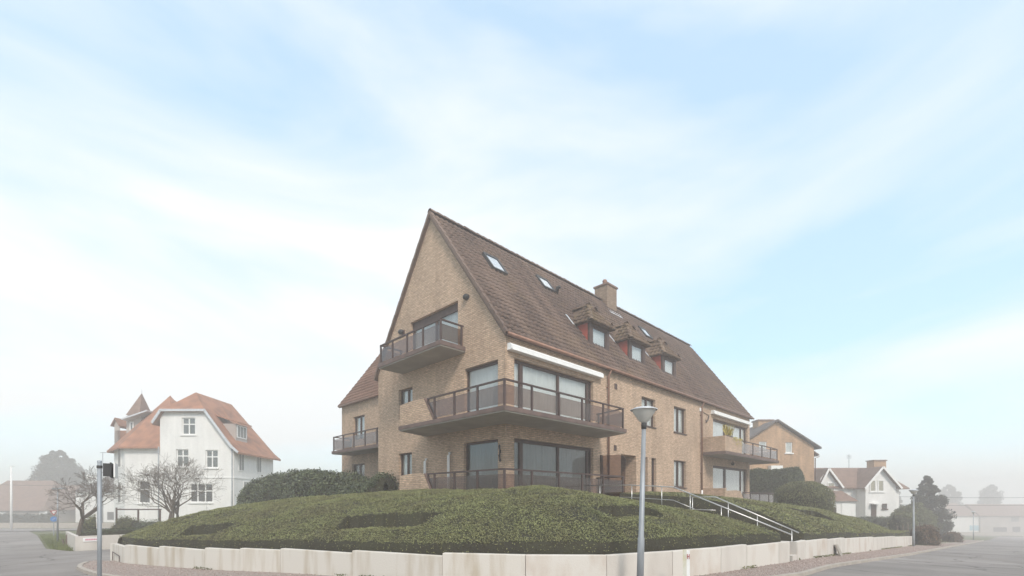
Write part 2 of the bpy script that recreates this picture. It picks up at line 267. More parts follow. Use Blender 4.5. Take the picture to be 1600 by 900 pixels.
def vnoise(P, s, seed=0):                                        # smooth value noise (n,3)->(n)
    r = np.random.default_rng(seed); T = r.uniform(-1, 1, (32, 32, 32)); Q = P * s + 100; i = np.floor(Q).astype(int); f = Q - i; f = f * f * (3 - 2 * f); o = 0
    for dx in (0, 1):
        for dy in (0, 1):
            for dz in (0, 1):
                o = o + T[(i[..., 0] + dx) % 32, (i[..., 1] + dy) % 32, (i[..., 2] + dz) % 32] * (f[..., 0] if dx else 1 - f[..., 0]) * (f[..., 1] if dy else 1 - f[..., 1]) * (f[..., 2] if dz else 1 - f[..., 2])
    return o

# ------------------------------------------------------------------ ground, roads, pavement
ax = np.unique(np.concatenate([np.linspace(-420, -60, 13), np.linspace(-60, -12, 17), np.linspace(-12, 60, 145), np.linspace(60, 200, 71), np.linspace(200, 420, 12)]))
GX, GY = np.meshgrid(ax, ax, indexing='ij')
tag(grid_mesh('terrain', np.stack([GX, GY, ground(GX, GY) - .07], -1), 'grass'), 'rough grassy ground sloping down from the corner', kind='structure')
def drape(name, us, vs_, fn, m, off, label):
    P = np.array([[fn(u, v) for v in vs_] for u in us]); Z = ground(P[..., 0], P[..., 1]) + off
    return tag(grid_mesh(name, np.dstack([P, Z]), m), label, kind='structure')
# main asphalt: right street, left street, crossing in front of the camera, far cross street, side lane
kerbR = [(9.2, 3.6), (12.0, 2.87), (24.7, 2.17), (40.7, 1.7), (60, 1.0), (100, -.2), (190, -2.0)]
def interp(pts, x): return float(np.interp(x, [p[0] for p in pts], [p[1] for p in pts]))
drape('right_street', np.concatenate([np.linspace(6, 60, 110), np.linspace(61, 190, 66)]), np.linspace(0, 1, 12), lambda u, v: (u, (interp(kerbR, u) if u >= 9.2 else interp([(6, 6), (9.2, 3.6)], u)) * (1 - v) - 16 * v), 'asphalt', 0.0, 'grey asphalt street sloping down to the right')
drape('crossing', np.linspace(-16, 6, 45), np.linspace(-16, 16, 65), lambda u, v: (u, v), 'asphalt', -.008, 'asphalt junction in front of the corner plot')
kerbL = [(15.9, 1.1), (18.4, .84), (29, .9), (33, .35), (60, .1), (84, -1.0)]
drape('left_street', np.linspace(16, 84, 120), np.linspace(0, 1, 10), lambda u, v: (interp([(16, 6), (19.6, 1.9), (20.5, 3.2), (28.9, 1.2), (30, .9), (33, .35), (60, .1), (84, -.6)], u) * (1 - v) + (-16 * max(0, 1 - (u - 16) / 20) - 3.4 - .02 * (u - 16)) * v, u), 'asphalt', -.012, 'asphalt street running down to the left')
drape('side_lane', np.linspace(1.0, 40, 60), np.linspace(19.9, 29.0, 12), lambda u, v: (u, v + max(0, u - 3) * .35 if v < 25 else v + max(0, u - 3) * .1), 'asphalt', -.02, 'asphalt lane passing behind the hedge mound')
def strip(c, dirv, L0, L1, w0, w1, name, m, off, label):
    dirv = Vector(dirv).normalized(); nv = Vector((-dirv.y, dirv.x, 0))
    return drape(name, np.linspace(L0, L1, 60), np.linspace(w0, w1, 6), lambda u, v: tuple((Vector(c) + dirv * u + nv * v)[:2]), m, off, label)
cr = Vector((1, -1, 0))
strip(W(-62, 62), cr, -90, 40, -3, 5, 'far_left_road', 'asphalt', .03, 'far cross road at the end of the left street')
strip(W(130, 130), cr, -90, 120, -4, 5, 'far_right_road', 'asphalt', .03, 'far cross road at the end of the right street')

# ------------------------------------------------------------------ retaining wall
ST = []          # (px_left, px_right, y_left, y_right, ztop)
ST += [(175.6, 195, 849, 853, .24), (195, 248.6, 852.5, 856, .30), (248.6, 320, 854, 859.3, .36), (320, 375, 856, 859.5, .42), (375, 438, 856, 860, .46),
       (438, 550, 856.5, 864, .50), (550, 691, 860.4, 868.6, .56), (691, 821, 864.2, 867, .62), (821, 948, 867, 867.5, .62), (948, 1051, 867.5, 861, .62),
       (1051, 1126.6, 861, 855, .62), (1126.6, 1167, 855, 851, .62), (1167, 1217, 853, 848, .58), (1217, 1232, 848, 846.5, .58)]
joints = [ST[0][0]] + [p[1] for p in ST]
dj = [(CAM_Z - .24) * 744 / (849 - 782)]
for i, p in enumerate(ST):
    a = (CAM_Z - p[4]) * 744 / (p[3] - 782)
    b = (CAM_Z - ST[i + 1][4]) * 744 / (ST[i + 1][2] - 782) if i + 1 < len(ST) else a
    dj.append((a + b) / 2)
WP = [W((x - 800) / 744 * d, d) for x, d in zip(joints, dj)]
WTOP = [p[4] for p in ST]
A0 = W((1246 - 800) / 744 * 13.1, 13.1); A1 = W((1425 - 800) / 744 * 28.5, 28.5)
def on_line(x):
    a = (x - 800) / 744; c0, d0 = (A0.x - A0.y) / S2, (A0.x + A0.y) / S2; c1, d1 = (A1.x - A1.y) / S2, (A1.x + A1.y) / S2
    t = (a * d0 - c0) / ((c1 - c0) - a * (d1 - d0)); return A0.lerp(A1, t), d0 + t * (d1 - d0)
jr = [1246, 1259, 1293, 1319.6, 1364.7, 1399, 1425]; yr = [847, 845.6, 843.2, 841.6, 840, 838.8, 837.6]
RP, RD = zip(*[on_line(x) for x in jr])
def wall_panel(p, q, zt, parent, m, thick=.13, zq=None):
    zq = zt if zq is None else zq
    t = (q - p).normalized(); n = Vector((-t.y, t.x, 0))
    if n.dot(Vector((1, 1, 0))) < 0: n = -n
    g = .006; p2, q2 = p + t * g, q - t * g; zb = min(gz(p.x, p.y), gz(q.x, q.y)) - .35
    mb = MB(); b = .012
    base = [p2, q2, q2 + n * thick, p2 + n * thick]; ins = [p2 + n * b + t * b, q2 + n * b - t * b, q2 + n * (thick - b) - t * b, p2 + n * (thick - b) + t * b]
    vs = [(v.x, v.y, zb) for v in base] + [(v.x, v.y, z_ - b) for v, z_ in zip(base, (zt, zq, zq, zt))] + [(v.x, v.y, z_) for v, z_ in zip(ins, (zt, zq, zq, zt))]
    mb.add(vs, [(0, 1, 5, 4), (1, 2, 6, 5), (2, 3, 7, 6), (3, 0, 4, 7), (4, 5, 9, 8), (5, 6, 10, 9), (6, 7, 11, 10), (7, 4, 8, 11), (8, 9, 10, 11)])
    return mb.build('concrete_panel', m, parent)
wallL = empty('retaining_wall', WP[7], 'long curved pale concrete panel retaining wall in front of the big hedge mound', 'wall')
for i, zt in enumerate(WTOP): wall_panel(WP[i], WP[i + 1], zt, wallL, 'conc_stain' if i < 8 else ('conc' if i % 2 else 'conc_rust'))
RET = [WP[0], Vector((2.35, 20.6, 0)), Vector((4.2, 22.0, 0)), Vector((8, 23.3, 0)), Vector((12.5, 24.4, 0))]
for i in range(4): wall_panel(RET[i + 1], RET[i], .22, wallL, 'conc_stain')
SL = WP[-1]; wall_panel(SL, SL + Vector((0, 1.0, 0)), .58, wallL, 'conc')
wallR = empty('retaining_wall', RP[0], 'pale concrete panel retaining wall right of the stairs, running down the street', 'wall')
RTOP = []
for i in range(len(RP) - 1):
    zt = CAM_Z - (yr[i] - 782) / 744 * RD[i] - (.0 if i else 0); zt2 = CAM_Z - (yr[i + 1] - 782) / 744 * RD[i + 1]
    zt += .0; zt2 += .035 if i < 5 else 0; RTOP.append((zt + zt2) / 2); wall_panel(RP[i], RP[i + 1], zt, wallR, 'conc_rust' if i % 2 else 'conc', zq=zt2)
t = MB(); p = RP[0]; zt = RTOP[0]; t.box((p.x - .03, p.y + .01, -.4), (p.x + .11, p.y + 1.1, zt - .004)); t.build('end_return', 'conc', wallR)
# pavement between wall and kerb, and kerb stones
frontpath = [(WP[0].x - .35, WP[0].y + .3)] + [(p.x, p.y) for p in WP[:]] + [(p.x, p.y) for p in RP] + [(60, 2.6), (80, 2.0)]
kerbpath = [(1.15, 20.3), (.86, 18.9), (.95, 17.2), (1.1, 15.7), (1.7, 13.0), (2.8, 10.2), (4.3, 7.4), (6.4, 5.2), (9.2, 3.6), (12.0, 2.87), (24.7, 2.17), (40.7, 1.7), (60, 1.0), (80, .4)]
def resample(pts, n):
    P = np.array(pts, float); s = np.concatenate([[0], np.cumsum(np.linalg.norm(np.diff(P, axis=0), axis=1))]); u = np.linspace(0, s[-1], n)
    return np.stack([np.interp(u, s, P[:, 0]), np.interp(u, s, P[:, 1])], 1)
fa, ka = resample(frontpath, 260), resample(kerbpath, 260)
# pair the two edges by angle around the building
C0 = np.array([14.25, 13.0])
def nearest(A, B): return B[np.argmin(((A[:, None] - B[None]) ** 2).sum(-1), 1)]
kk = resample(kerbpath, 400); ff = nearest(kk, resample(frontpath, 1500))
Pp = np.stack([kk * (1 - v) + ff * v for v in np.linspace(0, 1.05, 6)], 1)
tag(grid_mesh('gravel_pavement', np.dstack([Pp, ground(Pp[..., 0], Pp[..., 1]) + .055]), 'gravel'), 'pinkish gravel pavement along the foot of the retaining wall', kind='structure')
kroot = tag(bpy.data.objects.new('kerb', None), 'pale stone kerb between gravel pavement and street', kind='structure'); col.objects.link(kroot)
kp = resample(kerbpath, 97)
for i in range(96):
    p, q = Vector((*kp[i], 0)), Vector((*kp[i + 1], 0)); t = (q - p).normalized(); p += t * .005; q -= t * .005
    p.z, q.z = gz(p.x, p.y) + .0, gz(q.x, q.y) + .0
    MB().bar(p, q, .11, .15).build('kerb_stone', 'kerb', kroot)
def pebbles(name, pts, m, size, label):
    n = len(pts); a = rng.uniform(0, 6.28, n); s = size * rng.uniform(.5, 1.4, n); out_ = []
    z = ground(pts[:, 0], pts[:, 1]) + .058
    k = [np.stack([pts[:, 0] + np.cos(a + i * 1.571) * s, pts[:, 1] + np.sin(a + i * 1.571) * s, z], 1) for i in range(4)]; top = np.stack([pts[:, 0], pts[:, 1], z + s * .9], 1)
    mid = [(k[i] + k[(i + 1) % 4]) / 2 + (top - k[i]) * .1 for i in range(4)]
    V = np.concatenate([np.stack([k[i], mid[i], top, mid[i - 1]], 1) for i in range(4)], 0)
    return tag(quads_np(name, V, m), label, kind='stuff')
tt = rng.uniform(0, 1, 26000) ** .8; ii = (tt * 260).astype(int) % 399; vv = rng.uniform(.03, 1, len(ii))
pts = kk[ii] * (1 - vv[:, None]) + ff[ii] * vv[:, None] + rng.normal(0, .05, (len(ii), 2))
pebbles('loose_pebbles', pts, 'pebble', .017, 'loose pinkish pebbles scattered on the pavement')

# ------------------------------------------------------------------ hedge mounds (clipped ground cover)
BP = [(12.5, 24.3), (8, 23.2), (4.25, 21.85), (2.5, 20.45)] + [(p.x, p.y) for p in WP]
BT = [.22, .22, .22, .23] + [.24] + WTOP
bp_ = resample(BP, 520); BPa = np.array(BP); sB = np.concatenate([[0], np.cumsum(np.linalg.norm(np.diff(BPa, axis=0), axis=1))]); sR = np.linspace(0, sB[-1], 520)
bz = np.interp(sR, sB, BT)
dense = resample(BP, 3000); dz = np.interp(np.linspace(0, sB[-1], 3000), sB, BT)
def dist_front(Q):
    sh = Q.shape[:-1]; Q = Q.reshape(-1, 2); D = np.empty(len(Q)); Z = np.empty(len(Q))
    D2 = dense[::6]; Z2 = dz[::6]
    for i in range(0, len(Q), 4000):
        d2 = ((Q[i:i + 4000, None] - D2[None]) ** 2).sum(-1); j = d2.argmin(1); D[i:i + 4000] = np.sqrt(d2[np.arange(len(j)), j]); Z[i:i + 4000] = Z2[j]
    return D.reshape(sh), Z.reshape(sh)
def mound_h(Q):
    s, z0 = dist_front(Q); amp = 1.52 - .60 * sm((Q[..., 0] - 9.5) / 4.5)
    h = z0 + .15 + amp * (1 - np.exp(-np.maximum(s - .1, 0) / 2.4)) - .06 * np.exp(-s / .08)
    return np.minimum(h, 2.06 - .02 * np.maximum(2.06 - h, 0))
def notch_frame(px0, px1, d0, d1):
    p, q = W((px0 - 800) / 744 * d0, d0), W((px1 - 800) / 744 * d1, d1); return p, q
NOTCH = []
for (x0, x1, d0, d1, dep) in ((524, 646, 11.4, 10.55, .78), (978, 1040, 10.3, 11.05, .76), (278, 326, 13.6, 12.95, .62)):
    p, q = notch_frame(x0, x1, d0, d1); t = (q - p).normalized(); n = Vector((-t.y, t.x, 0)); n = n if n.dot(Vector((1, 1, 0))) > 0 else -n
    NOTCH.append((np.array(p[:2]), np.array(t[:2]), np.array(n[:2]), (q - p).length, dep))
def apply_notch(Q, h, NT, H):
    for (p, t, n, ln, dep) in NT:
        r = Q - p; u = r @ t; v = r @ n
        fl = H(np.array([p + t * ln * k for k in np.linspace(0, 1, 5)])); fz = np.interp(np.clip(u / ln, 0, 1), np.linspace(0, 1, 5), fl) - .02
        e = .03 * np.sin(u * 7) + .02 * np.sin(u * 17 + 1)
        inside = (u > -.35 * np.clip(v / dep, 0, 1)) & (u < ln + .35 * np.clip(v / dep, 0, 1)) & (v > 0) & (v < dep + e)
        h = np.where(inside, np.minimum(h, fz + .03 * np.clip(v / dep, 0, 1)), h)
    return h
rr = np.concatenate([[0, .002, .004], np.linspace(.008, .80, 150)])
Q = bp_[:, None, :] * (1 - rr[None, :, None]) + C0[None, None] * rr[None, :, None]
tang = np.gradient(bp_, axis=0); tang /= np.linalg.norm(tang, axis=1, keepdims=True)
inn = np.stack([-tang[:, 1], tang[:, 0]], 1); sg = np.sign(((C0 - bp_) * inn).sum(1)); inn *= sg[:, None]
Q = Q + inn[:, None, :] * .17
H1 = apply_notch(Q, mound_h(Q), NOTCH, mound_h)
Q3 = np.dstack([Q, H1]); H1 = H1 + .035 * vnoise(Q3 * [1, 1, .3], 1.3, 3) + .02 * vnoise(Q3 * [1, 1, .3], 4.0, 4)
under = (Q[..., 0] > 9.75) & (Q[..., 1] > 10.08) & (Q[..., 1] < 16.3); under2 = (Q[..., 0] > 11.5) & (Q[..., 1] > 11.8)
H1 = np.where(under | under2, 1.25, H1)
H1[:, 0] = bz - .35; H1[:, 1] = bz + .02
P1 = np.dstack([Q, H1])
mound = empty('hedge_mound', (6.6, 6.6, .6), 'large dome of clipped green ground cover with cut notches, in front of the apartment block', 'hedge')
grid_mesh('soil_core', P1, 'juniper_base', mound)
def scatter_on_grid(P, n, wfun=None):
    a, b = P.shape[:2]; A, B_, C_, D_ = P[:-1, :-1], P[1:, :-1], P[1:, 1:], P[:-1, 1:]
    nr = np.cross(C_ - A, D_ - B_); ar = np.linalg.norm(nr, axis=-1) / 2; nr = nr / (2 * ar[..., None] + 1e-12)
    flip = (nr[..., 2] < 0); nr[flip] *= -1
    wgt = ar * (wfun((A + C_) / 2) if wfun else 1); wgt = wgt.reshape(-1); k = rng.choice(len(wgt), n, p=wgt / wgt.sum()); u, v = rng.uniform(size=(2, n, 1))
    A, B_, C_, D_, nr = [x.reshape(-1, 3)[k] for x in (A, B_, C_, D_, nr)]
    return (A * (1 - u) + B_ * u) * (1 - v) + (D_ * (1 - u) + C_ * u) * v, nr
def wf(Cc): return np.where((Cc[..., 0] > 9.8) & (Cc[..., 1] > 10.1), 0, 1) * np.where(Cc[..., 0] + Cc[..., 1] > 26, .25, 1) + 0 * Cc[..., 2]
p, n = scatter_on_grid(P1[:, 1:], 520000, wf)
bare = vnoise(p, 1.7, 11) + .6 * vnoise(p, 4.5, 12); keep = (bare < .58) | (rng.uniform(size=len(p)) < .45); p, n = p[keep], n[keep]
keep = (n[:, 2] > .72) | (rng.uniform(size=len(p)) < .07); p, n = p[keep], n[keep]
n = n * .6 + np.array([0, 0, .55])
p = p + n * (rng.uniform(-.015, .035, len(p)) + .018 * vnoise(p, 6, 5))[:, None]
tag(leaves('clipped_foliage', p, n, .036, .017, 'juniper', mound, spread=.55), kind='stuff')

# right mound
def wallY(X): return np.interp(X, [RP[0].x, RP[-1].x], [RP[0].y, RP[-1].y])
def wallT(X): return np.interp(X, [(RP[i].x + RP[i + 1].x) / 2 for i in range(len(RTOP))], RTOP)
def mound2_h(Q):
    X, Y = Q[..., 0], Q[..., 1]; s = Y - wallY(X); amp = 1.5 * sm((37.8 - X) / 8) * (.9 + .1 * sm((X - 16) / 2))
    return wallT(X) + .13 + amp * (1 - np.exp(-np.maximum(s - .1, 0) / 1.9))
N2 = []
for (x0, x1, y0, y1, dep) in ((1272, 1308, 17.9, 19.6, .95), (1318, 1346, 23.7, 25.7, 1.0)):
    p, q = notch_frame(x0, x1, y0, y1); t = (q - p).normalized(); n = Vector((-t.y, t.x, 0)); n = n if n.y > 0 else -n
    N2.append((np.array(p[:2]), np.array(t[:2]), np.array(n[:2]), (q - p).length, dep))
us = np.concatenate([[15.98, 15.99], np.linspace(16.0, 37.6, 340)]); ss = np.concatenate([[.15, .16], np.linspace(.18, 6.4, 90)])
Q = np.stack(np.broadcast_arrays(us[:, None], wallY(us)[:, None] + ss[None, :]), -1)
H2 = apply_notch(Q, mound2_h(Q), N2, mound2_h); H2 = H2 + .03 * vnoise(np.dstack([Q, H2 * .3]), 1.3, 6)
H2[:, 0] -= .4; H2[0, :] = .1
P2 = np.dstack([Q, H2])
mound2 = empty('hedge_mound', (26, 5, 0), 'smaller slope of clipped green ground cover right of the stairs, above the straight wall', 'hedge')
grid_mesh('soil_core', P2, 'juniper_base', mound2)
p, n = scatter_on_grid(P2, 160000); keep = (n[:, 2] > .68) | (rng.uniform(size=len(p)) < .08); p, n = p[keep], n[keep]; n = n * .6 + np.array([0, 0, .55]); p = p + n * (rng.uniform(-.01, .03, len(p)))[:, None]
tag(leaves('clipped_foliage', p, n, .058, .027, 'juniper', mound2, spread=.55), kind='stuff')

# garden level behind the mounds
gq = MB(); gq.box((9.8, 10.1, .3), (41, 26, 1.2)); gq.box((14.2, 7.2, .3), (38, 10.1, 1.2)); gq.box((15.45, 3.95, -.2), (16.1, 7.2, .35))
tag(gq.build('garden_ground', 'soil'), 'planted garden level around the apartment block', kind='structure')

# ------------------------------------------------------------------ stairs and handrails
st = empty('stairs', (14.9, 3.7, 0), 'concrete garden stairs between the two hedge mounds', 'stairs')
x0, x1 = 14.34, 15.42; nst = 9
for i in range(nst):
    MB().box((x0 + .04, 3.72 + i * .38, -.3 + i * .05), (x1 - .04, 3.72 + (i + 1) * .38 + .05, .02 + (i + 1) * .142)).build('step', 'conc', st)
MB().box((x0, 3.72 + nst * .38 + .05, .6), (x1 + 5, 11.85, 1.31)).build('landing', 'conc', st)
def handrail(label, X, Ys, Zs, posts, turn=None):
    r = empty('handrail', (X, Ys[0], 0), label, 'handrail', 'stainless handrails on the garden stairs')
    pts = [(X, y, z) for y, z in zip(Ys, Zs)]; pts += turn or []
    MB().tube(pts, .018, 10).build('top_rail', 'steel', r, True)
    MB().tube([(a, b, c - .42) for a, b, c in pts[1:]], .009, 8).build('mid_rail', 'steel', r, True)
    for y in posts:
        z = float(np.interp(y, Ys, Zs)); MB().tube([(X, y, z - .95), (X, y, z - .01)], .014, 8).build('post', 'steel', r, True)
    return r
handrail('stainless handrail on the left side of the garden stairs', 14.38, [3.75, 6.4, 7.1, 8.7, 10.6], [.73, 1.80, 2.08, 2.18, 2.2], [4.6, 5.6, 6.55, 7.5, 8.6, 9.9])
handrail('shorter stainless handrail on the right side of the garden stairs', 15.32, [3.8, 6.14, 7.0], [.73, 1.76, 1.78], [3.98, 4.9, 5.75, 6.9])

# ------------------------------------------------------------------ apartment block
XF, YF, XE, YG, ZE, YR, ZR = 11.58, 11.9, 35.6, 20.62, 7.6, 16.26, 13.44
SLOPE = (ZR - ZE) / (YR - YF)
apt = empty('apartment_block', (XF, YF, 1.2), 'tan brick apartment block with steep brown tiled roof, dormers and wide balconies', 'building')
def mapper(plane, c):
    if plane == 'C': return lambda u, o, z: tuple(W(u, c - o, z))
    return (lambda u, o, z: (u, c - o, z)) if plane == 'Y' else (lambda u, o, z: (c - o, u, z))
def clip_poly(poly, f):
    out_ = []
    for i in range(len(poly)):
        a, b = poly[i], poly[(i + 1) % len(poly)]; fa_, fb = f(a), f(b)
        if fa_ >= 0: out_.append(a)
        if fa_ * fb < 0: t = fa_ / (fa_ - fb); out_.append((a[0] + (b[0] - a[0]) * t, a[1] + (b[1] - a[1]) * t))
    return out_
def wall(name, plane, c, u0, u1, z0, z1, holes, m, parent, clips=(), rev=.2):
    mp_ = mapper(plane, c); mb = MB(); us_ = sorted({u0, u1, *[h[0] for h in holes], *[h[1] for h in holes]}); zs = sorted({z0, z1, *[h[2] for h in holes], *[h[3] for h in holes]})
    for i in range(len(us_) - 1):
        for j in range(len(zs) - 1):
            uc, zc = (us_[i] + us_[i + 1]) / 2, (zs[j] + zs[j + 1]) / 2
            if any(h[0] < uc < h[1] and h[2] < zc < h[3] for h in holes): continue
            poly = [(us_[i], zs[j]), (us_[i + 1], zs[j]), (us_[i + 1], zs[j + 1]), (us_[i], zs[j + 1])]
            for f in clips: poly = clip_poly(poly, f) if len(poly) > 2 else poly
            if len(poly) > 2: mb.add([mp_(a, 0, b) for a, b in poly], [tuple(range(len(poly)))])
    for (a, b, e, d) in holes:
        q = [(a, e), (b, e), (b, d), (a, d)]
        for k in range(4): s, t = q[k], q[(k + 1) % 4]; mb.add([mp_(*(s[0], 0, s[1])), mp_(*(t[0], 0, t[1])), mp_(*(t[0], -rev, t[1])), mp_(*(s[0], -rev, s[1]))], [(0, 1, 2, 3)])
    return mb.build(name, m, parent)
def obox(mb, mp_, u0, u1, o0, o1, z0, z1):
    a, b = mp_(u0, o0, z0), mp_(u1, o1, z1); mb.box([min(p, q) for p, q in zip(a, b)], [max(p, q) for p, q in zip(a, b)])
def window(parent, plane, c, u0, u1, z0, z1, mull=(), rec=.13, fw=.07, head=.0, inner='curtain', m='wood', gl='glass', sill=False, hbar=None, name='window', fold=True):
    """mull: list of (u, width). Frame with jambs, head, bottom rail and mullions; one pane for each light; a curtain behind."""
    mp_ = mapper(plane, c - 0 if plane else c); f = MB(); o0, o1 = -rec - .06, -rec
    obox(f, mp_, u0, u0 + fw, o0, o1, z0, z1); obox(f, mp_, u1 - fw, u1, o0, o1, z0, z1)
    obox(f, mp_, u0 + fw, u1 - fw, o0, o1 - .002, z1 - fw - head, z1); obox(f, mp_, u0 + fw, u1 - fw, o0, o1 - .002, z0, z0 + fw)
    for u, wd in mull: obox(f, mp_, u - wd / 2, u + wd / 2, o0 + .005, o1 + .012, z0 + fw, z1 - fw - head)
    if hbar: obox(f, mp_, u0 + fw, u1 - fw, o0, o1 + .005, hbar - .035, hbar + .035)
    fr = f.build(name, m, parent)
    es = [u0 + fw] + [e for u, wd in mull for e in (u - wd / 2, u + wd / 2)] + [u1 - fw]
    for i in range(0, len(es), 2):
        for (za, zb) in ([(z0 + fw, hbar - .035), (hbar + .035, z1 - fw - head)] if hbar else [(z0 + fw, z1 - fw - head)]):
            g = MB(); obox(g, mp_, es[i], es[i + 1], o0 + .02, o0 + .03, za, zb); g.build('pane', gl, fr)
    k = int((u1 - u0) / .05) if fold else 1; cu = MB(); pts = [(u0 + (u1 - u0) * i / k, (-rec - .105 - (.018 * math.sin(i * 1.9) + .012 * math.sin(i * .83 + u0)) * (1 if fold else 0))) for i in range(k + 1)]
    cu.add([mp_(u, o, z) for u, o in pts for z in (z0, z1)], [(2 * i, 2 * i + 2, 2 * i + 3, 2 * i + 1) for i in range(k)])
    cu.build('curtain', inner, fr, fold)
    if sill: sl = MB(); obox(sl, mp_, u0 - .05, u1 + .05, -rec, .05, z0 - .05, z0 - .004); sl.build('sill', 'wood', fr)
    return fr
xr = lambda x, Y=YF: RX(x, Y)
# right facade openings
BW1 = (xr(803.5), xr(927), 4.5, 6.72); BW0 = (xr(803.5), xr(927), 1.72, 3.87)
W1 = (xr(1002.5), xr(1024), 5.33, 6.72); W2 = (xr(1053), xr(1072), 5.33, 6.72); W3 = (xr(1053), xr(1072), 2.36, 3.82)
NR = [(xr(1005.5), xr(1012), 1.31, 3.78), (xr(1018), xr(1025.5), 1.31, 3.78)]
EN = (xr(970), xr(994), 1.3, 3.78)
RB1 = (xr(1114), xr(1168), 4.5, 6.70); RB0 = (xr(1114), xr(1168), 1.5, 3.80)
wall('wall', 'Y', YF, XF, XE, .3, ZE, [BW1, BW0, W1, W2, W3, EN, RB1, RB0] + NR, 'brick', apt)
for (h, inn_) in ((BW1, 'curtain'), (BW0, 'blind')):
    window(apt, 'Y', YF, *h, mull=[(xr(818), .17), (xr(876), .10), (xr(921.5), .12)], head=.05, inner=inn_)
for h in (W1, W2, W3): window(apt, 'Y', YF, *h, mull=[((h[0] + h[1]) / 2, .10)], sill=True)
for h in NR: window(apt, 'Y', YF, *h, inner='dark_in', fw=.1, name='side_light', fold=False)
for h in (RB1, RB0): window(apt, 'Y', YF, *h, mull=[(xr(1136), .22), (xr(1160.5), .12)], head=.06)
# entrance recess
e0, e1 = EN[0], EN[1]; rc = MB(); y1 = YF + 1.7
rc.add([(e1, YF + .2, 1.3), (e1, y1, 1.3), (e1, y1, 3.78), (e1, YF + .2, 3.78)], [(0, 1, 2, 3)]); rc.add([(e0, YF + .2, 1.3), (e0, y1, 1.3), (e0, y1, 3.78), (e0, YF + .2, 3.78)], [(0, 1, 2, 3)])
rc.add([(e0, YF + .2, 3.78), (e1, YF + .2, 3.78), (e1, y1, 3.78), (e0, y1, 3.78)], [(0, 1, 2, 3)]); rc.add([(e0, y1, 1.3), (e1, y1, 1.3), (e1, y1, 3.78), (e0, y1, 3.78)], [(0, 1, 2, 3)])
rc.build('entrance_recess', 'brick', apt)
d_ = MB(); d_.box((e0 + .12, y1 - .06, 1.31), (e1 - .12, y1 - .01, 3.5)); dd = d_.build('door', 'wood', apt); MB().tube([(e0 + .25, y1 - .1, 2.2), (e0 + .25, y1 - .1, 2.6)], .015).build('handle', 'steel', dd)
# left (gable) facade
rake = [lambda p: (p[0] - YF) * SLOPE + ZE - p[1], lambda p: (YG - p[0]) * SLOPE + ZE - p[1]]
GW1 = (LY(778, XF), LY(726, XF), 4.5, 6.66); GW0 = (LY(778, XF), LY(724.5, XF), 1.72, 3.85)
SW1 = (LY(644.5, XF), LY(623, XF), 5.30, 6.62); SW0 = (LY(643.5, XF), LY(623, XF), 2.45, 3.76)
TW = (LY(715.5, XF), LY(641.5, XF), 7.5, 9.42)
wall('gable_wall', 'X', XF, YF, YG, .3, ZR, [GW1, GW0, SW1, SW0, TW], 'brick', apt, clips=rake)
window(apt, 'X', XF, *GW1, fw=.06, head=.03); window(apt, 'X', XF, *GW0, fw=.06, head=.03, inner='blind')
for h in (SW1, SW0): window(apt, 'X', XF, *h, mull=[(h[0] + .5, .09)])
window(apt, 'X', XF, *TW, mull=[(LY(678, XF), .12)], head=.22, fw=.09)
# far walls
MB().add([(XE, YF, .3), (XE, YG, .3), (XE, YG, ZE), (XE, YR, ZR), (XE, YF, ZE)], [(0, 1, 2, 3, 4)]).build('end_wall', 'brick', apt)
MB().add([(XF, YG, .3), (XE, YG, .3), (XE, YG, ZE), (XF, YG, ZE)], [(0, 1, 2, 3)]).build('rear_wall', 'brick', apt)

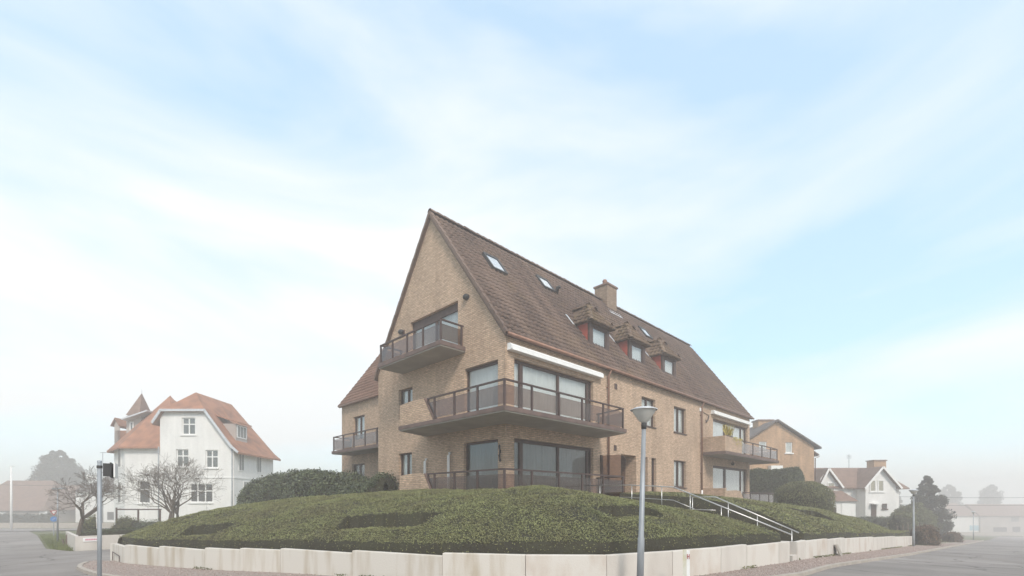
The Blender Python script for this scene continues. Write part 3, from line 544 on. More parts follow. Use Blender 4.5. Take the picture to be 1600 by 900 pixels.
# --- tiles
def tile_proto(wd=.235, ln=.38, th=.048):
    prof = [(0, .0), (.16, .040), (.40, .050), (.60, .010), (.85, -.006), (1.0, .012)]
    vs, fs = [], []
    for (k, h) in prof: vs += [(k * wd * 1.04, 0, h + th), (k * wd * 1.04, ln, h), (k * wd * 1.04, .004, h + th - .045)]
    for i in range(len(prof) - 1): a, b = 3 * i, 3 * i + 3; fs += [(a, b, b + 1, a + 1), (a + 2, b + 2, b, a)]
    return vs, fs
TV, TF = tile_proto(); TVn = np.array(TV)
tile_me = bpy.data.meshes.new('roof_tile'); tile_me.from_pydata(TV, [], TF); tile_me.materials.append(M['tile']); tile_me.polygons.foreach_set('use_smooth', [True] * len(TF))
def tile_surface(O, U, Wd, ulen, wlen, mask, parent, m, single=0, name='roof_tile', du=.235, dw=.31):
    O, U, Wd = Vector(O), Vector(U).normalized(), Vector(Wd).normalized(); Nn = U.cross(Wd).normalized()
    if Nn.z < 0: Nn = -Nn
    items = []
    for j in range(int(wlen / dw) + 1):
        for i in range(int(ulen / du) + 1):
            u, w_ = i * du, j * dw
            if w_ + dw > wlen + .12 or u + du > ulen + .03: continue
            if mask is None or mask(u + du / 2, w_ + dw / 2):
                c = O + U * u + Wd * w_; jit = rng.normal(0, .004, 3); items.append((c, jit, rng.normal(0, .012)))
    items.sort(key=lambda t_: (t_[0] - cam.location).length)
    R3 = np.array([U, Wd, Nn])
    for c, jt, tw in items[:single]:
        o = bpy.data.objects.new(name, tile_me); col.objects.link(o); o.parent = parent; o.matrix_parent_inverse = parent.matrix_basis.inverted()
        mt = Matrix((U, Wd, Nn)).transposed().to_4x4(); mt.translation = c + Nn * float(jt[2]) + Wd * float(jt[1]); o.matrix_basis = mt @ Matrix.Rotation(tw, 4, 'Z')
    rest = items[single:]
    if rest:
        C_ = np.array([c[:] for c, _, _ in rest]); J = np.array([[jt[0] * .5, jt[1], jt[2]] for _, jt, _ in rest]); tw = np.array([t_ for _, _, t_ in rest])
        V = TVn[None] + J[:, None]; V[..., 1] += V[..., 0] * tw[:, None]
        Wv = C_[:, None] + V @ R3; nv = len(TV); vv_ = Wv.reshape(-1, 3); fs = np.array(TF)[None] + (np.arange(len(rest)) * nv)[:, None, None]
        me = bpy.data.meshes.new('tile_field'); me.vertices.add(len(vv_)); me.vertices.foreach_set('co', vv_.reshape(-1).astype(np.float32)); fl = fs.reshape(-1, 4)
        me.loops.add(fl.size); me.loops.foreach_set('vertex_index', fl.reshape(-1).astype(np.int32)); me.polygons.add(len(fl)); me.polygons.foreach_set('loop_start', np.arange(0, fl.size, 4, dtype=np.int32)); me.polygons.foreach_set('loop_total', np.full(len(fl), 4, np.int32))
        me.polygons.foreach_set('use_smooth', [True] * len(fl)); me.materials.append(M[m]); me.update(calc_edges=True); tag(link('tile_field', me, parent), kind='stuff')
ca, sa = math.cos(math.atan(SLOPE)), math.sin(math.atan(SLOPE)); XO = XF - .10; XRE = XE + .18; OV = .16
UPv = Vector((0, ca, sa)); NRv = Vector((0, -sa, ca))
E0 = Vector((XO, YF - OV, ZE - OV * SLOPE + .05)); SLEN = (YR - YF + OV) / ca
rd = MB(); a = E0 + NRv * -.02
rd.prism([a, a + Vector((XRE - XO, 0, 0)), a + Vector((XRE - XO, 0, 0)) + UPv * SLEN, a + UPv * SLEN], NRv * -.10)
b2 = Vector((XO, YG + OV, ZE - OV * SLOPE)); UP2 = Vector((0, -ca, sa)); rd.prism([b2, b2 + Vector((XRE - XO, 0, 0)), b2 + Vector((XRE - XO, 0, 0)) + UP2 * SLEN, b2 + UP2 * SLEN], Vector((0, sa, ca)) * .06)
roof = rd.build('roof', 'tile', apt)
tile_surface(E0, (1, 0, 0), UPv, XRE - XO, SLEN, None, roof, 'tile', single=290)
def ridge_caps(p, q, parent, r=.12, step=.36, m='tile', name='ridge_tile'):
    p, q = Vector(p), Vector(q); t = (q - p).normalized(); n = max(1, int((q - p).length / step)); s = t.cross(Vector((0, 0, 1))).normalized(); u = s.cross(t).normalized(); st_ = (q - p).length / n
    mb = MB(); vs, fs = [], []
    for k, (l, rr_) in enumerate(((-.03, r * 1.1), (.05, r * 1.1), (st_ + .03, r * .92))):
        for i in range(7): an = math.pi * i / 6; vs.append(t * l + s * math.cos(an) * rr_ + u * (math.sin(an) * rr_ - .04))
    for k in range(2):
        for i in range(6): fs.append((k * 7 + i, k * 7 + i + 1, k * 7 + 8 + i, k * 7 + 7 + i))
    me = bpy.data.meshes.new(name); me.from_pydata([tuple(v) for v in vs], [], fs); me.materials.append(M[m]); me.polygons.foreach_set('use_smooth', [True] * len(fs))
    for i in range(n):
        o = bpy.data.objects.new(name, me); col.objects.link(o); o.parent = parent; o.matrix_parent_inverse = parent.matrix_basis.inverted(); o.location = p + t * st_ * i + u * rng.normal(0, .006)
ridge_caps((XO, YR, ZR + .14), (XRE, YR, ZR + .14), roof)
for (ya, sgn) in ((YF - OV, 1), (YG + OV, -1)):      # verge tiles along the gable
    p = Vector((XO - .02, ya, ZE - OV * SLOPE + .06)); up_ = Vector((0, sgn * ca, sa)); nn = Vector((0, -sgn * sa, ca)); nvt = 24; stp = SLEN / nvt; mb = MB()
    mb.prism([Vector((-.03, 0, 0)) + nn * .06, Vector((.13, 0, 0)) + nn * .06, Vector((.13, 0, 0)) + nn * .03, Vector((.0, 0, 0)) + nn * .03, Vector((.0, 0, 0)) - nn * .05, Vector((-.03, 0, 0)) - nn * .05], up_ * (stp * 1.04))
    me = bpy.data.meshes.new('verge_tile'); me.from_pydata(mb.v, [], mb.f); me.materials.append(M['tile'])
    for i in range(nvt):
        o = bpy.data.objects.new('verge_tile', me); col.objects.link(o); o.parent = roof; o.matrix_parent_inverse = roof.matrix_basis.inverted(); o.location = p + up_ * stp * i + nn * (.012 * (i % 2))
g = MB(); pts = [(XO + .02, YF - OV - .05, ZE - OV * SLOPE + .03), (XRE - .02, YF - OV - .05, ZE - OV * SLOPE + .03)]; g.tube(pts, .065, 10); g.build('gutter', 'copper', apt, True)
for x, zb in ((xr(948.5), 1.2), (xr(1094.5), 1.2)):
    dp = MB(); dp.tube([(x, YF - OV - .05, ZE - .22), (x, YF - .09, ZE - .5), (x, YF - .09, 2.2 if x > 20 else zb)], .045, 10); d = dp.build('downpipe', 'copper', apt, True)
    for z in (3.2, 5.0, 6.6): MB().box((x - .06, YF - .12, z), (x + .06, YF + .0, z + .04)).build('pipe_bracket', 'copper', d)
    if x > 20: MB().tube([(x, YF - .09, 1.1), (x, YF - .09, 2.25)], .055, 10).build('pipe_foot', 'white', d, True)
# skylights on the street slope
def roofpt(x, y):                       # pixel -> point on the street slope
    a, b = (x - 800) / 744, (782 - y) / 744; ky = (1 - a) / S2; d = (ZE - YF * SLOPE - CAM_Z + .1) / (b - ky * SLOPE); return W(a * d, d, CAM_Z + b * d)
def skylight(cx, wd, wlo, ln, O=None, U=Vector((1, 0, 0)), Wv=UPv, Nv=NRv):
    O = O or Vector((cx, YF, ZE)); O = O + Wv * wlo; f = MB(); u2 = U * wd / 2
    for (p, q, hw) in ((O - u2, O - u2 + Wv * ln, .09), (O + u2, O + u2 + Wv * ln, .09), (O - u2, O + u2, .09), (O - u2 + Wv * ln, O + u2 + Wv * ln, .12)):
        f.bar(p + Nv * .1, q + Nv * .1, hw, .16, up=Nv)
    s = f.build('skylight', 'darkgrey', apt); g_ = MB(); p = O + Nv * .15
    g_.prism([p - u2, p + u2, p + u2 + Wv * ln, p - u2 + Wv * ln], Nv * .01); g_.build('pane', 'skyglass', s)
    k = MB(); p = O + Nv * .13; k.prism([p - u2, p + u2, p + u2 + Wv * ln, p - u2 + Wv * ln], Nv * -.01); k.build('blind', 'curtain', s)
M['skyglass'] = glass_mat('skylight_glass', (.97, .97, .97), base=.06)
for (xl, yl, ww, ll) in ((779, 424, .80, 1.05), (856, 452, .78, .85), (1012, 527, .78, .85)):
    p = roofpt(xl, yl); skylight(p.x, ww, (p.y - YF) / ca, ll)
vp = roofpt(869, 459); v_ = MB(); v_.tube([vp, vp + Vector((0, -.1, .28)), vp + Vector((0, -.22, .26))], .09, 10); v_.build('roof_vent', 'darkgrey', apt, True)
# dormers
def dormer(X0):
    wd, yf, zb, ze_ = 1.58, 12.6, 8.56, 9.64; Xm = X0 + wd / 2; oh = .16; yr_ = 13.2; za = 10.72
    ry = lambda z: YF + (z - ZE) / SLOPE
    f = MB(); 
    dz0 = zb
    f.box((X0, yf, zb - .1), (X0 + .24, yf + .10, ze_)); f.box((X0 + wd - .24, yf, zb - .1), (X0 + wd, yf + .10, ze_)); f.box((X0 + .24, yf, ze_ - .12), (X0 + wd - .24, yf + .09, ze_)); f.box((X0 + .24, yf, zb - .1), (X0 + wd - .24, yf + .09, zb + .10))
    D = f.build('dormer', 'wood', apt)
    for xx in (X0 + .005, X0 + wd - .005):
        MB().prism([(xx - .02, yf + .1, zb + .1), (xx - .02, ry(ze_) + .1, ze_), (xx - .02, yf + .1, ze_)], (.04, 0, 0)).build('cheek', 'red', D)
    fr = MB(); a, b, c_, d = X0 + .24, X0 + wd - .24, zb + .10, ze_ - .12; t_ = .07
    for bx in (((a, yf + .02, c_), (a + t_, yf + .08, d)), ((b - t_, yf + .02, c_), (b, yf + .08, d)), ((a + t_, yf + .02, c_), (b - t_, yf + .08, c_ + t_)), ((a + t_, yf + .02, d - t_), (b - t_, yf + .08, d))): fr.box(*bx)
    fr.build('window_frame', 'wood', D); MB().box((a + t_, yf + .04, c_ + t_), (b - t_, yf + .05, d - t_)).build('pane', 'glass', D); MB().box((a, yf + .10, c_), (b, yf + .115, d)).build('curtain', 'curtain', D)
    L_, R_, F_ = X0 - oh, X0 + wd + oh, yf - .22; zl = ze_ - .02; A = Vector((Xm, yr_, za)); Bk = Vector((Xm, ry(za) + .15, za)); FL, FR = Vector((L_, F_, zl)), Vector((R_, F_, zl)); BL, BR = Vector((L_, ry(zl) + .1, zl)), Vector((R_, ry(zl) + .1, zl))
    r = MB(); r.add([FL, FR, A], [(0, 1, 2)]); r.add([FL, A, Bk, BL], [(0, 1, 2, 3)]); r.add([FR, BR, Bk, A], [(0, 1, 2, 3)]); r.add([FL, BL, BR, FR], [(0, 1, 2, 3)])
    rb = r.build('dormer_roof', 'tile_moss', D)
    def face(P0, P1, T0, T1):      # tiled quad/triangle, eave P0->P1, top T0->T1
        U = (P1 - P0); ul = U.length; U.normalize(); mid = (T0 + T1) / 2 - P0; Wv = (mid - U * mid.dot(U)); wl = Wv.length; Wv.normalize(); t0, t1 = (T0 - P0).dot(U), (T1 - P0).dot(U)
        tile_surface(P0, U, Wv, ul, wl, lambda u, v: (v / wl) * t0 - .08 <= u <= ul + (t1 - ul) * (v / wl) + .08, D, 'tile_moss', 0)
    face(FL, FR, A, A); face(BL, FL, Bk, A); face(FR, BR, A, Bk)
    ridge_caps(FL + Vector((0, 0, .05)), A + Vector((0, 0, .07)), D, .09, .33, 'tile_moss', 'hip_tile'); ridge_caps(FR + Vector((0, 0, .05)), A + Vector((0, 0, .07)), D, .09, .33, 'tile_moss', 'hip_tile'); ridge_caps(A + Vector((0, 0, .07)), Bk + Vector((0, 0, .07)), D, .10, .36, 'tile_moss')
    zf = MB(); 
    p0 = Vector((L_ - .10, ry(zl) - .02, zl)) + NRv * .10; p1 = p0 + Vector((.42, 0, 0)) + UPv * .95
    zf.bar(p0, p0 + Vector((-.04, 0, 0)) + UPv * .62, .11, .02, up=NRv); zf.bar(p0 + Vector((-.05, 0, 0)), p0 + Vector((.22, 0, -.06)), .10, .02, up=NRv); zf.build('flashing', 'zinc', D)
    ap = MB(); n = 14; p0 = Vector((X0 - .02, yf - .02, zb - .11)) + NRv * .06
    vs = []; 
    for i in range(n + 1): u = i / n * (wd + .04); vs += [p0 + Vector((u, .02, .08)), p0 + Vector((u, 0, 0)) - UPv * (.10 + .03 * math.sin(i * 2.2)) + NRv * .02]
    ap.add(vs, [(2 * i, 2 * i + 2, 2 * i + 3, 2 * i + 1) for i in range(n)]); ap.build('lead_apron', 'zinc', D)
for X0 in (17.49, 20.82, 24.25): dormer(X0)
# chimney
cx_, cy_ = 24.3, YR + .05; ch = MB(); ch.box((cx_ - .50, cy_ - .45, 12.0), (cx_ + .50, cy_ + .45, 14.40)); CH = ch.build('chimney', 'brick_dark', apt)
MB().box((cx_ - .56, cy_ - .51, 14.403), (cx_ + .56, cy_ + .51, 14.50)).build('chimney_cap', 'tile_far', CH)
MB().lathe([(.13, 0), (.13, .30), (.15, .34), (.10, .42), (0, .44)], (cx_ - .1, cy_, 14.50), 14).build('chimney_pot', 'copper', CH, True)
ld = MB(); zz = 13.1; ld.prism([(cx_ - .62, cy_ - .56 - .0, ZE + (cy_ - .56 - YF) * SLOPE + .1), (cx_ + .62, cy_ - .56, ZE + (cy_ - .56 - YF) * SLOPE + .1), (cx_ + .62, cy_ - .80, ZE + (cy_ - .80 - YF) * SLOPE + .1), (cx_ - .62, cy_ - .80, ZE + (cy_ - .80 - YF) * SLOPE + .1)], NRv * .03); ld.build('flashing', 'zinc', CH)

# --- balconies
def slab(name, poly, z0, z1, parent, m='soffit'):
    return MB().prism([(x, y, z0) for x, y in poly], (0, 0, z1 - z0)).build(name, m, parent)
def fascia(pts, z0, z1, parent):
    mb = MB()
    for p, q in zip(pts[:-1], pts[1:]):
        t_ = (Vector((*q, 0)) - Vector((*p, 0))).normalized(); mb.bar(Vector((*p, (z0 + z1) / 2)) - t_ * .008, Vector((*q, (z0 + z1) / 2)) + t_ * .008, .03, z1 - z0)
    mb.build('fascia', 'fascia', parent)
def railing(pts, zf, zt, parent, posts_at, glass=('smoked', .09, .17), pane_gap=.05):
    """pts: polyline; posts at the listed points along each segment (fractions)."""
    allp = []
    for i, (p, q) in enumerate(zip(pts[:-1], pts[1:])):
        p, q = Vector((*p, 0)), Vector((*q, 0)); fr = posts_at[i]; t_ = (q - p).normalized()
        MB().bar(p + Vector((0, 0, zt - .025)) - t_ * .03, q + Vector((0, 0, zt - .025)) + t_ * .03, .07, .05).build('handrail', 'rail', parent)
        for k in range(len(fr) - 1):
            a_, b_ = p.lerp(q, fr[k]), p.lerp(q, fr[k + 1]); nn = Vector((-t_.y, t_.x, 0)) * .006; a2, b2_ = a_ + t_ * pane_gap, b_ - t_ * pane_gap
            g_ = MB(); g_.prism([(*(a2 - nn)[:2], zf + glass[1]), (*(b2_ - nn)[:2], zf + glass[1]), (*(b2_ - nn)[:2], zt - glass[2]), (*(a2 - nn)[:2], zt - glass[2])], nn * 2); g_.build('pane', glass[0], parent)
        for k in fr: allp.append(p.lerp(q, k))
    done = []
    for a_ in allp:
        if any((a_ - b_).length < .02 for b_ in done): continue
        done.append(a_); MB().box((a_.x - .03, a_.y - .03, zf - .12), (a_.x + .03, a_.y + .03, zt - .052)).build('post', 'rail', parent)
def fr_x(pxs, Y, x0, x1): return [(RX(p, Y) - x0) / (x1 - x0) for p in pxs]
def fr_y(pxs, X, y0, y1): return [(LY(p, X) - y0) / (y1 - y0) for p in pxs]
OX, OY = 9.95, 10.27
for (zs0, zs1, zt, nm) in ((4.33, 4.50, 5.35, 'balcony'), (1.50, 1.70, 2.63, 'terrace')):
    poly = [(17.25, YF - .003), (16.72, OY), (OX, OY), (OX, 16.12), (XF - .003, 16.7), (XF - .003, YF - .003)]
    S = slab(nm, poly, zs0, zs1, apt)
    fascia([(17.22, YF - .05), (16.735, OY - .016), (OX - .016, OY - .016), (OX - .016, 16.13), (XF - .06, 16.69)], zs1 - .13, zs1 + .012, S)
    ix, iy = OX + .07, OY + .07; xe, ye = 16.62, 14.3
    f1 = [0] + [f for f in fr_x((831, 873.5, 909.5, 942.5), iy, ix, xe)] + [1]; f2 = [0] + [f for f in fr_y((746, 710, 679), ix, iy, ye)] + [1]
    railing([(16.95, YF - .1), (xe, iy), (ix, iy), (ix, ye)], zs1, zt, S, [[.05, 1], [1 - f for f in f1][::-1], f2])
    pb = MB(); pb.prism([(OX + .0, 16.1, zs1 + .013), (OX, 13.95, zs1 + .013), (OX, 14.5, zt), (OX, 15.3, zt + .02), (OX, 16.1, zt - .03)], (.2, 0, 0)); pb.box((OX + .2, 15.9, zs1 + .013), (XF - .003, 16.1, zt - .05)); pb.build('parapet', 'brick', S)
    MB().bar((OX + .1, 13.9, zs1 + .05), (OX + .1, 14.46, zt), .2, .02, up=(0, -1, .5)).build('parapet_edge', 'fascia', S)
# upper gable balcony
S = slab('balcony', [(XF - .003, 14.1), (10.41, 14.1), (10.41, 18.49), (XF - .003, 18.49)], 7.29, 7.48, apt)
fascia([(XF - .02, 14.085), (10.395, 14.085), (10.395, 18.505), (XF - .02, 18.505)], 7.34, 7.50, S)
f3 = [0] + [f for f in fr_y((661, 636, 613.5), 10.47, 14.16, 18.43)] + [1]
railing([(XF - .08, 14.16), (10.47, 14.16), (10.47, 18.43), (XF - .08, 18.43)], 7.48, 8.31, S, [[.05, 1], f3, [0, .95]])
# right balcony and lower parapet
S = slab('balcony', [(27.77, YF - .003), (27.77, 10.57), (37.5, 10.57), (37.5, 13.2), (XE + .003, 13.2), (XE + .003, YF - .003)], 4.30, 4.47, apt)
fascia([(27.755, YF - .02), (27.755, 10.555), (37.515, 10.555), (37.515, 13.2)], 4.32, 4.49, S)
xb = RX(1160, 10.57); pb = MB(); pb.box((27.80, 10.60, 4.491), (27.98, YF - .003, 5.36)); pb.box((27.98, 10.60, 4.491), (xb, 10.78, 5.34)); pb.build('parapet', 'brick', S)
railing([(xb + .05, 10.66), (37.42, 10.66), (37.42, 13.1)], 4.49, 5.33, S, [[0] + fr_x((1176.5, 1190.5, 1204), 10.66, xb + .05, 37.42) + [1], [0, 1]])
S = slab('terrace', [(27.77, YF - .003), (27.77, 10.5), (38.0, 10.5), (38.0, 13.2), (XE + .003, 13.2), (XE + .003, YF - .003)], 1.205, 1.42, apt)
pb = MB(); pb.prism([(27.80, 10.6, 1.425), (27.80, YF - .003, 1.425), (27.80, YF - .003, 2.36), (27.80, 10.6, 2.36)], (.18, 0, 0)); pb.prism([(27.98, 10.6, 1.425), (30.9, 10.6, 1.425), (30.25, 10.6, 2.2), (29.5, 10.6, 2.26), (27.98, 10.6, 2.2)], (0, .18, 0)); pb.build('parapet', 'brick', S)
railing([(30.75, 10.66), (37.6, 10.66), (37.6, 13.1)], 1.42, 2.17, S, [[0] + fr_x((1172.5, 1187, 1201), 10.66, 30.75, 37.6) + [1], [0, 1]], glass=('smoked', .05, .12))
# awnings
for (xa, xb2, z) in ((xr(797, YF - .15), xr(941.5, YF - .15), 7.03), (xr(1114.5, YF - .15), xr(1172, YF - .15), 7.02)):
    aw = MB(); aw.prism([(xa, YF - .003, z - .12), (xa, YF - .17, z - .12), (xa, YF - .21, z - .08), (xa, YF - .22, z + .03), (xa, YF - .15, z + .11), (xa, YF - .003, z + .12)], (xb2 - xa, 0, 0)); A_ = aw.build('awning', 'white', apt)
    MB().box((xa + .05, YF - .235, z - .125), (xb2 - .05, YF - .17, z - .06)).build('front_bar', 'white', A_)
# vents, lamps, pipes, screens
for (x, y) in ((962, 604), (961, 700)):
    X = xr(x); z = RZ(x, y, YF); MB().box((X - .10, YF - .02, z - .12), (X + .10, YF + .02, z + .12)).build('air_vent', 'wood', apt)
Yv = LY(630.5, XF); MB().box((XF - .02, Yv - .1, 8.98), (XF + .02, Yv + .1, 9.22)).build('air_vent', 'wood', apt)
for x, y in ((730, 464.5), (628, 519)):
    a = (x - 800) / 744; Y = LY(x, XF); z = CAM_Z + (782 - y) / 744 * XF * S2 / (1 + a); o = MB().lathe([(0, -.07), (.07, -.06), (.12, -.02), (.13, 0), (.13, .10)], (0, 0, 0), 16).build('wall_lamp', 'darkgrey', apt, True)
    o.rotation_euler = (0, math.radians(90), 0); o.scale = (.8, 1.1, 1); o.location = (XF - .10, Y, z)
for x, zt in ((667.5, 3.35), (704.5, 3.5)):
    Y = LY(x, XF); MB().tube([(XF - .12, Y, 1.7), (XF - .12, Y, zt - .08), (XF - .09, Y - .01, zt), (XF - .02, Y - .02, zt + .03)], .055, 10).build('flue_pipe', 'white', apt, True)
gs = MB(); X = 17.35; gs.prism([(X, YF - .03, 1.7), (X, 10.72, 1.7), (X, 10.66, 3.35), (X, 10.78, 3.52), (X, 11.0, 3.58), (X, YF - .03, 3.6)], (.012, 0, 0)); G_ = gs.build('glass_screen', 'smoked', apt); MB().box((X - .05, YF - .07, 1.7), (X + .06, YF - .004, 3.62)).build('screen_post', 'wood', G_)
X = xr(1101); cb = MB(); cb.tube([(X - .6, YF - .03, 6.95), (X - .1, YF - .03, 6.82), (X + .5, YF - .03, 6.78)], .015, 6); cb.tube([(X + .5, YF - .05, 6.75), (X + .3, YF - .08, 6.45), (X + .1, YF - .06, 6.3), (X + .05, YF - .06, 6.45)], .03, 6); cb.build('awning_crank', 'darkgrey', apt, True)
MB().box((X - .75, YF - .06, 6.85), (X - .6, YF - .003, 7.05)).build('junction_box', 'white', apt)
MB().lathe([(.0, 0), (.09, .03), (.10, .16), (.05, .22), (.02, .3)], (xr(1141), YF - .16, 3.92), 12).build('wall_lamp', 'darkgrey', apt, True)
MB().box((xr(1064.5, YF - .1) - .1, YF - 2.9, 1.3), (xr(1064.5, YF - .1) + .0, YF - 2.75, 1.75)).build('meter_post', 'zinc', apt)
orn = MB(); Yo = LY(782, XF); orn.tube([(XF - .04, Yo + .02 * math.sin(k * 1.1), 3.62 - k * .055) for k in range(12)], [.02 + .018 * (math.sin(k * 1.1) ** 2) for k in range(12)], 6)
tag(orn.build('wall_ornament', 'black', None, True), 'wavy black iron ornament hung on the brick corner pier above the terrace', 'ornament')
# wing on the left
XW, YW = 13.4, 28.3
WW = (LY(569.6, XW), LY(552, XW), 5.25, 6.62); WD = (21.0, 21.6, 4.5, 6.6); WG = (LY(569.6, XW), LY(550, XW), 1.9, 3.8)
wall('wing_wall', 'X', XW, YG - .02, YW, .3, ZE, [WW, WD, WG], 'brick', apt)
window(apt, 'X', XW, *WW, mull=[((WW[0] + WW[1]) / 2, .09)]); window(apt, 'X', XW, *WD, inner='dark_in'); window(apt, 'X', XW, *WG, mull=[((WG[0] + WG[1]) / 2, .09)], inner='blind')
MB().add([(XW, YW, .3), (XW + 9, YW, .3), (XW + 9, YW, ZE), (XW + 4.5, YW, ZE + 4.5 * SLOPE), (XW, YW, ZE)], [(0, 1, 2, 3, 4)]).build('wing_end_wall', 'brick', apt)
MB().add([(XF, YG, .3), (XW, YG, .3), (XW, YG, ZE), (XF, YG, ZE)], [(0, 1, 2, 3)]).build('return_wall', 'brick', apt)
wu = Vector((ca, 0, sa)); wn = Vector((-sa, 0, ca)); e = Vector((XW - OV, YG - 3, ZE - OV * SLOPE + .04)); wr = MB(); wl = 4.66 / ca
wr.prism([e, e + Vector((0, YW + .15 - YG + 3, 0)), e + Vector((0, YW + .15 - YG + 3, 0)) + wu * wl, e + wu * wl], wn * -.1); WRF = wr.build('wing_roof', 'tile_red', apt)
tile_surface((XW - OV, YG + .1, ZE - OV * SLOPE + .06), (0, 1, 0), wu, YW - YG + .05, wl, None, WRF, 'tile_red', 0)
MB().tube([(XW - OV - .04, YG, ZE - .18), (XW - OV - .04, YW, ZE - .18)], .06, 8).build('gutter', 'copper', WRF, True)
skylight(0, .8, 1.6, 1.0, O=Vector((XW, 22.6, ZE)), U=Vector((0, 1, 0)), Wv=wu, Nv=wn)
S = slab('balcony', [(12.2, YG + .01), (XW - .003, YG + .01), (XW - .003, 27.0), (12.2, 27.0)], 4.33, 4.5, apt); fascia([(12.185, YG + .02), (12.185, 27.01), (XW - .02, 27.01)], 4.36, 4.51, S)
railing([(12.26, YG + .1), (12.26, 26.93), (XW - .08, 26.93)], 4.5, 5.35, S, [[0, .2, .4, .6, .8, 1], [0, 1]])
MB().tube([(XW - .1, YG + .12, 1.2), (XW - .1, YG + .12, 4.3)], .05, 8).build('downpipe', 'wood', apt, True)
# potted plant on the right balcony parapet
pl = empty('potted_plant', (28.3, 10.7, 5.34), 'yellow green spiky plant in a trough on the right balcony parapet', 'plant')
MB().box((28.02, 10.62, 5.345), (29.0, 10.77, 5.42)).build('trough', 'wood', pl)
pm = []
for k in range(70):
    b_ = Vector((random.uniform(28.05, 29.0), 10.7 + random.uniform(-.05, .05), 5.4)); tdir = Vector((random.uniform(-.5, .5), random.uniform(-.35, .35), random.uniform(.35, .75))); sdv = Vector((random.uniform(-1, 1), random.uniform(-1, 1), 0)).normalized() * .018
    tip = b_ + tdir; mid = b_ + tdir * .6 + Vector((0, 0, .12)); pm.append([b_ - sdv, b_ + sdv, mid + sdv, mid - sdv]); pm.append([mid - sdv, mid + sdv, tip + sdv * .1, tip - sdv * .1])
quads_np('leaf_blades', np.array([[tuple(v) for v in q] for q in pm]), 'yellow_leaf', pl)
tr_ = []
for k in range(120):
    b_ = Vector((random.uniform(28.9, 30.3), 10.58, 5.36)); q = [b_ + Vector((random.uniform(-.05, .05), random.uniform(-.03, 0), -random.uniform(.05, .6) * random.random())) for _ in range(1)][0]
    tr_.append([q, q + Vector((.04, -.01, .02)), q + Vector((.05, -.02, .06)), q + Vector((.0, -.01, .05))])
quads_np('trailing_leaves', np.array([[tuple(v) for v in q] for q in tr_]), 'yellow_leaf', pl)

# ------------------------------------------------------------------ hedges, bushes, trees
def hedge(name, label, path, half, z0, z1, m, nleaf, ls, rough_=.12, rnd=.35, cat='hedge', group=None):
    """A leafy hedge: rounded cross-section swept along a path, bumpy, with leaves on it."""
    P = resample(path, 60); tg = np.gradient(P, axis=0); tg /= np.linalg.norm(tg, axis=1, keepdims=True); nn = np.stack([-tg[:, 1], tg[:, 0]], 1)
    an = np.linspace(-.15 * math.pi, 1.15 * math.pi, 24); e_ = rnd
    cu = np.sign(np.cos(an)) * np.abs(np.cos(an)) ** e_; cv = np.sign(np.sin(an)) * np.abs(np.sin(an)) ** e_
    fac = np.ones(60); k = 4; fac[:k] = np.sqrt(np.linspace(.05, 1, k)); fac[-k:] = fac[:k][::-1]
    z0 = np.broadcast_to(np.asarray(z0, float), 60) if np.ndim(z0) == 0 else np.interp(np.linspace(0, 1, 60), np.linspace(0, 1, len(z0)), z0)
    z1 = np.broadcast_to(np.asarray(z1, float), 60) if np.ndim(z1) == 0 else np.interp(np.linspace(0, 1, 60), np.linspace(0, 1, len(z1)), z1)
    hgt = (z1 - z0) * (.75 + .25 * fac)
    G = np.zeros((60, 24, 3)); G[..., :2] = P[:, None] + nn[:, None] * (cu[None, :, None] * half * fac[:, None, None]); G[..., 2] = z0[:, None] + np.maximum(cv[None], -.1) * hgt[:, None]
    nrm = np.dstack([nn[:, None] * cu[None, :, None], np.broadcast_to(cv[None, :, None], (60, 24, 1))]); nrm /= np.linalg.norm(nrm, axis=-1, keepdims=True) + 1e-9
    G += nrm * (rough_ * (vnoise(G, 1.1, 21) + .6 * vnoise(G, 3, 22)))[..., None]
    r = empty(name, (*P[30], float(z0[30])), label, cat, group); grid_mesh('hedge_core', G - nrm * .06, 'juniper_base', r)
    a, b = 59, 23; i = rng.integers(0, a, nleaf); j = rng.integers(0, b, nleaf); u, v = rng.uniform(size=(2, nleaf, 1))
    p = (G[i, j] * (1 - u) + G[i + 1, j] * u) * (1 - v) + (G[i, j + 1] * (1 - u) + G[i + 1, j + 1] * u) * v; n = nrm[i, j]
    tag(leaves('foliage', p + n * rng.normal(0, rough_ * .35, (nleaf, 1)), n, ls, ls * .5, m, r, spread=.8), kind='stuff'); return r
hedge('laurel_hedge', 'tall glossy dark green laurel hedge behind the mound, left of the brick gable', [(10.7, 19.2), (10.5, 22), (10.1, 26), (9.6, 30), (9.2, 32.2)], .9, 1.0, [2.4, 2.8, 3.0, 3.1, 3.1, 2.8, 2.1], 'laurel', 42000, .13, .22, .6)
hedge('shrub', 'loose leafy shrub at the foot of the gable corner, right end of the laurel hedge', [(10.4, 17.9), (10.5, 19.0)], .55, 1.6, 2.55, 'laurel', 5000, .10, .25, .8, 'shrub')
hedge('yew_hedge', 'tall flat dark hedge behind the right balcony, before the orange house', [(43.5, 10.4), (43, 14), (43, 19)], .8, 0, [4.25, 4.2, 4.2], 'yew', 26000, .16, .12, .35)
